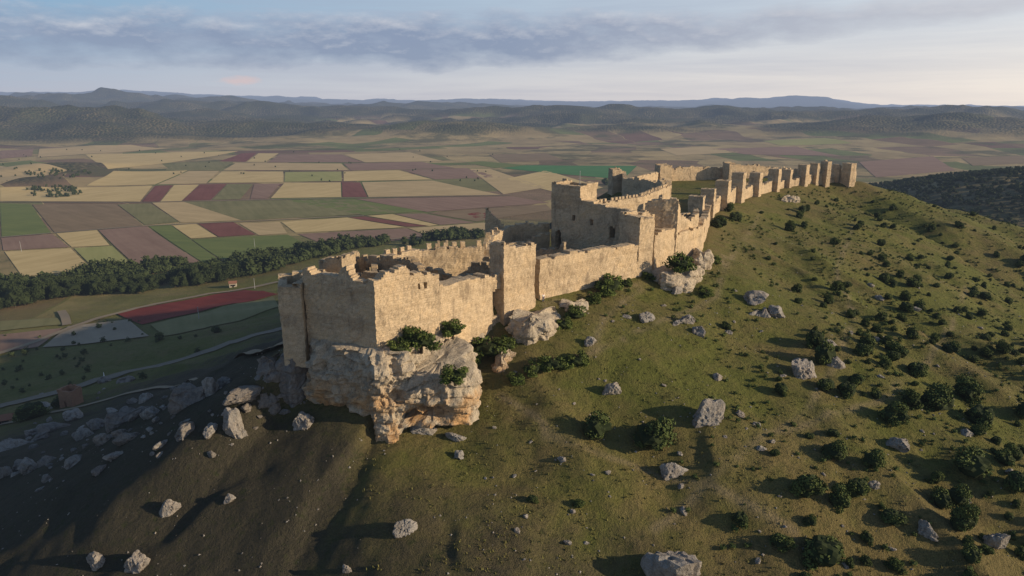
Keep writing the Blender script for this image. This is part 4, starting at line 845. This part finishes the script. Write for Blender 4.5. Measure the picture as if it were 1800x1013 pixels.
# ---------------------------------------------------------------- small things
def house(label, u, v, w, d, h, rz, wall='cream', name='house', cat='house'):
    x, y, z, t = hit(u, v); r = thing(name, label, cat, (x, y, z - .3), rz)
    V = [(-w / 2, -d / 2, 0), (w / 2, -d / 2, 0), (w / 2, d / 2, 0), (-w / 2, d / 2, 0), (-w / 2, -d / 2, h), (w / 2, -d / 2, h), (w / 2, d / 2, h), (-w / 2, d / 2, h), (-w / 2, 0, h + d * .28), (w / 2, 0, h + d * .28)]
    F = [(0, 1, 5, 4), (2, 3, 7, 6), (1, 2, 6, 9, 5), (3, 0, 4, 8, 7)]; mesh('wall', V, F, M[wall], r)
    e = .45; zz = h - .1; rt = h + d * .28 + .08; V = []; F = []
    for sgn in (-1, 1):
        k = len(V); V += [(-w / 2 - e, sgn * (d / 2 + e), zz - .2), (w / 2 + e, sgn * (d / 2 + e), zz - .2), (w / 2 + e, 0, rt), (-w / 2 - e, 0, rt)]; V += [(a, b, c + .18) for a, b, c in V[k:k + 4]]
        F += [tuple(k + i for i in q) for q in ((0, 1, 2, 3), (7, 6, 5, 4), (0, 4, 5, 1), (1, 5, 6, 2), (3, 7, 4, 0))]
    mesh('roof', V, F, M['roof'], r)
    def box(nm, x0, x1, z0, z1):
        y0 = -d / 2 - .04; V = [(x0, y0, z0), (x1, y0, z0), (x1, y0, z1), (x0, y0, z1), (x0, y0 + .03, z0), (x1, y0 + .03, z0), (x1, y0 + .03, z1), (x0, y0 + .03, z1)]
        mesh(nm, V, [(0, 1, 2, 3), (0, 3, 7, 4), (1, 5, 6, 2), (3, 2, 6, 7), (0, 4, 5, 1)], M['dark'], r)
    box('door', -.5, .6, 0, 2.2); box('window', -w / 2 + .8, -w / 2 + 1.9, 1.1, 2.2); box('window', w / 2 - 1.9, w / 2 - .8, 1.1, 2.2)
house('small pale house with orange roof at the woodland edge', 410, 504, 5, 4, 3.4, .3)
house('low red-roofed hut at the left edge below the road', 8, 744, 5, 4, 2.4, .5, 'brick', 'hut', 'hut')
x, y, z, t = hit(128, 710); bt = thing('ruined_hut', 'small square roofless red-brown tower beside the road', 'ruin', (x, y, z))
wall_part(bt, 'wall', rect((x - 3, y - 3), (1, -.25), 6, 5), [(0, z + 7.0), (.3, z + 6.6), (.6, z + 7.4), (1, z + 7.0)], zb=z - 1.5, th=.6, closed=True, rag=.15, seed=150, mat='brick', holes=[(2.2, 3.4, z - .5, z + 1.8, 1)])
x, y, z, t = hit(184, 668); wp = thing('white_monument', 'small white pointed monument beside the road', 'monument', (x, y, z))
tubes(wp, 'plinth', [((0, 0, -.4), (0, 0, .5), 1.2, 1.1)], M['white']); tubes(wp, 'shaft', [((0, 0, .5), (0, 0, 3.6), .35, .08), ((-.9, 0, 1.0), (0, 0, 1.6), .15, .2)], M['white'])
for u, v, hh, lab in [(350, 562, 8, 'utility pole standing in front of the crimson poppy field'), (448, 508, 8, 'utility pole right of the small orange-roofed house'), (38, 443, 11, 'utility pole in the golden field at far left'), (448, 436, 10, 'utility pole in the green field beyond the woodland')]:
    x, y, z, t = hit(u, v); r = thing('utility_pole', lab, 'pole', (x, y, z)); tubes(r, 'shaft', [((0, 0, -.5), (0, 0, hh), .2, .13)], M['metal']); tubes(r, 'crossarm', [((-1.1, 0, hh - .7), (1.1, 0, hh - .7), .09, .09)], M['wood'])

# ---------------------------------------------------------------- sky, sun, camera
w = bpy.data.worlds.new('World'); SC.world = w; w.use_nodes = True; nt = w.node_tree; nt.nodes.clear()
sky = nd(nt, 'ShaderNodeTexSky', sky_type='NISHITA'); sky.sun_disc = False; sky.sun_elevation = SUN_EL; sky.sun_rotation = SUN_AZ; sky.altitude = 900; sky.air_density = 1.0; sky.dust_density = .6; sky.ozone_density = 1.6
g = nd(nt, 'ShaderNodeTexCoord').outputs['Generated']; sx = nd(nt, 'ShaderNodeSeparateXYZ', {0: g}); X_, Y_, Z_ = sx.outputs
az = mth(nt, 'MULTIPLY', mth(nt, 'ARCTAN2', X_, Y_), 57.3); el = mth(nt, 'MULTIPLY', mth(nt, 'ARCSINE', Z_), 57.3)
def cl(scx, scy, det, dz=0.0, ox=0.0, r=.55, di=.25):
    v = nd(nt, 'ShaderNodeCombineXYZ', {0: mth(nt, 'ADD', mth(nt, 'MULTIPLY', az, scx), ox), 1: mth(nt, 'MULTIPLY', mth(nt, 'ADD', el, dz), scy), 2: 3.7}).outputs[0]
    return noise(nt, v, 1.0, det, r, di)
azp = mth(nt, 'MAXIMUM', az, 0)
ctr = mth(nt, 'ADD', mth(nt, 'ADD', 5.0, mth(nt, 'MULTIPLY', az, .010)), mth(nt, 'MULTIPLY', azp, .030))
rel = mth(nt, 'DIVIDE', mth(nt, 'SUBTRACT', el, ctr), mth(nt, 'SUBTRACT', 2.1, mth(nt, 'MULTIPLY', azp, .028))); bell = mth(nt, 'SUBTRACT', 1.0, mth(nt, 'MULTIPLY', rel, rel))
n_a = cl(.22, .60, 10, 0, 5, .60, .0); n_b = cl(.22, .60, 10, .40, 5, .60, .0); n_w = cl(.06, .25, 4, 0, 31)
bank = ramp(nt, mth(nt, 'ADD', mth(nt, 'MULTIPLY', bell, .44), mth(nt, 'ADD', mth(nt, 'MULTIPLY', mth(nt, 'SUBTRACT', n_a, .5), 1.0), mth(nt, 'MULTIPLY', mth(nt, 'SUBTRACT', n_w, .5), .6))), [(.0, 0), (.20, .45), (.42, .9)])
n_c = cl(.05, .8, 8, 0, 13, .6); veil = ramp(nt, n_c, [(.38, 0), (.70, .75)])
azr = mth(nt, 'MULTIPLY', mth(nt, 'ADD', az, 38), 1 / 76.0)
base_hi = mixc(nt, ramp(nt, azr, [(0, 0), (.45, .4), (1, 1)]), (.23, .39, .57), (.72, .75, .79))
base_lo = mixc(nt, ramp(nt, azr, [(0, 0), (1, 1)]), (.40, .45, .58), (.93, .83, .75))
low = mixc(nt, ramp(nt, mth(nt, 'MULTIPLY', el, .125), [(0, 0), (.25, .2), (.8, 1)]), base_lo, base_hi)
low = mixc(nt, mth(nt, 'MULTIPLY', veil, ramp(nt, azr, [(.3, 1), (1, .3)])), low, mixc(nt, ramp(nt, mth(nt, 'MULTIPLY', el, .1), [(0, 0), (1, 1)]), (.44, .45, .55), (.34, .41, .55)))
edge = ramp(nt, mth(nt, 'ADD', mth(nt, 'MULTIPLY', mth(nt, 'SUBTRACT', n_a, n_b), 2.6), mth(nt, 'MULTIPLY', rel, .5)), [(-.0, 0), (.95, 1)])
ccol = mixc(nt, edge, (.235, .29, .43), (.60, .61, .67)); ccol = mixc(nt, ramp(nt, mth(nt, 'MULTIPLY', az, 1 / 38.0), [(0, 0), (1, .9)]), ccol, (.66, .65, .68))
skyc = mixc(nt, bank, low, ccol)
wv = mth(nt, 'DIVIDE', mth(nt, 'ADD', az, 20.8), 2.4); wz = mth(nt, 'DIVIDE', mth(nt, 'SUBTRACT', el, 1.75), .4)
pk = mth(nt, 'SUBTRACT', 1.0, mth(nt, 'ADD', mth(nt, 'MULTIPLY', wv, wv), mth(nt, 'MULTIPLY', wz, wz)))
puff = ramp(nt, mth(nt, 'ADD', mth(nt, 'MULTIPLY', pk, .35), mth(nt, 'SUBTRACT', cl(.6, 1.6, 5), .42)), [(.16, 0), (.45, .6)])
skyc = mixc(nt, puff, skyc, (.70, .50, .50))
b1_ = nd(nt, 'ShaderNodeBackground', {'Color': sky.outputs[0], 'Strength': .12}).outputs[0]; b2_ = nd(nt, 'ShaderNodeBackground', {'Color': skyc, 'Strength': 1.0}).outputs[0]
f_ = ramp(nt, mth(nt, 'MULTIPLY', el, 1 / 30.0), [(.30, .92), (.75, .0)])
nd(nt, 'ShaderNodeOutputWorld', {'Surface': nd(nt, 'ShaderNodeMixShader', {0: f_, 1: b1_, 2: b2_}).outputs[0]})

sv_ = Vector((math.sin(SUN_AZ) * math.cos(SUN_EL), math.cos(SUN_AZ) * math.cos(SUN_EL), math.sin(SUN_EL)))
sl = bpy.data.lights.new('sun', 'SUN'); sl.energy = 5.0; sl.angle = math.radians(.6); sl.color = (1.0, .80, .55); so = bpy.data.objects.new('sun', sl); C.objects.link(so)
so.rotation_euler = sv_.to_track_quat('Z', 'Y').to_euler(); so.location = (200, -100, 200)
cam = bpy.data.cameras.new('camera'); cam.lens = 24; cam.sensor_width = 36; cam.clip_start = .5; cam.clip_end = 120000; co_ = bpy.data.objects.new('camera', cam); C.objects.link(co_)
co_.location = (0, 0, CAMZ); co_.rotation_euler = (math.radians(75), 0, 0); SC.camera = co_
SC.view_settings.view_transform = 'Standard'; SC.view_settings.look = 'None'; SC.view_settings.exposure = 0

# ---------------------------------------------------------------- person below the front wall
x, y, z, t = hit(955, 531); per = thing('person', 'person in white top and blue trousers standing below the front wall', 'person', (x, y, z), .5)
bp_ = [(0, 0, .95), (0, 0, 1.2), (0, 0, 1.42), (0, 0, 1.5), (0, -.01, 1.62), (0, -.01, 1.7), (.1, 0, .88), (.12, 0, .48), (.13, .02, .08), (.13, -.13, .03), (-.1, 0, .88), (-.12, .05, .48), (-.13, .08, .08), (-.13, -.07, .03), (.19, 0, 1.40), (.25, 0, 1.12), (.24, -.08, .88), (.24, -.1, .78), (-.19, 0, 1.40), (-.25, .02, 1.12), (-.24, -.06, .88), (-.24, -.08, .78)]
be = [(0, 1), (1, 2), (2, 3), (3, 4), (4, 5), (0, 6), (6, 7), (7, 8), (8, 9), (0, 10), (10, 11), (11, 12), (12, 13), (2, 14), (14, 15), (15, 16), (16, 17), (2, 18), (18, 19), (19, 20), (20, 21)]
br_ = [.13, .12, .13, .055, .095, .07, .085, .06, .04, .035, .085, .06, .04, .035, .055, .042, .03, .028, .055, .042, .03, .028]
def skinned(name, P_, E_, R_, mat):
    bm = bmesh.new(); lay = bm.verts.layers.skin.verify()
    for p in P_: bm.verts.new(p)
    bm.verts.ensure_lookup_table()
    for a, b in E_: bm.edges.new((bm.verts[a], bm.verts[b]))
    for i in range(len(P_)):
        sk = bm.verts[i][lay]; sk.radius = (R_[i], R_[i]); sk.use_root = (i == 0)
    me = bpy.data.meshes.new(name); bm.to_mesh(me); bm.free(); o = bpy.data.objects.new(name, me); C.objects.link(o)
    o.modifiers.new('skin', 'SKIN'); s_ = o.modifiers.new('sub', 'SUBSURF'); s_.levels = 1; s_.render_levels = 1
    dg = bpy.context.evaluated_depsgraph_get(); me2 = bpy.data.meshes.new_from_object(o.evaluated_get(dg)); o.modifiers.clear(); o.data = me2; me2.name = name
    me2.materials.clear(); me2.materials.append(mat); o.parent = per
skinned('body', bp_, be, br_, M['skin'])
skinned('shirt', [bp_[i] for i in (0, 1, 2, 14, 15, 18, 19)], [(0, 1), (1, 2), (2, 3), (3, 4), (2, 5), (5, 6)], [.15, .145, .15, .075, .06, .075, .06], M['white'])
skinned('trousers', [bp_[i] for i in (0, 6, 7, 8, 10, 11, 12)], [(0, 1), (1, 2), (2, 3), (0, 4), (4, 5), (5, 6)], [.145, .105, .08, .065, .105, .08, .065], M['jeans'])
skinned('hair', [(0, .02, 1.68), (0, .03, 1.75)], [(0, 1)], [.095, .07], M['hair'])
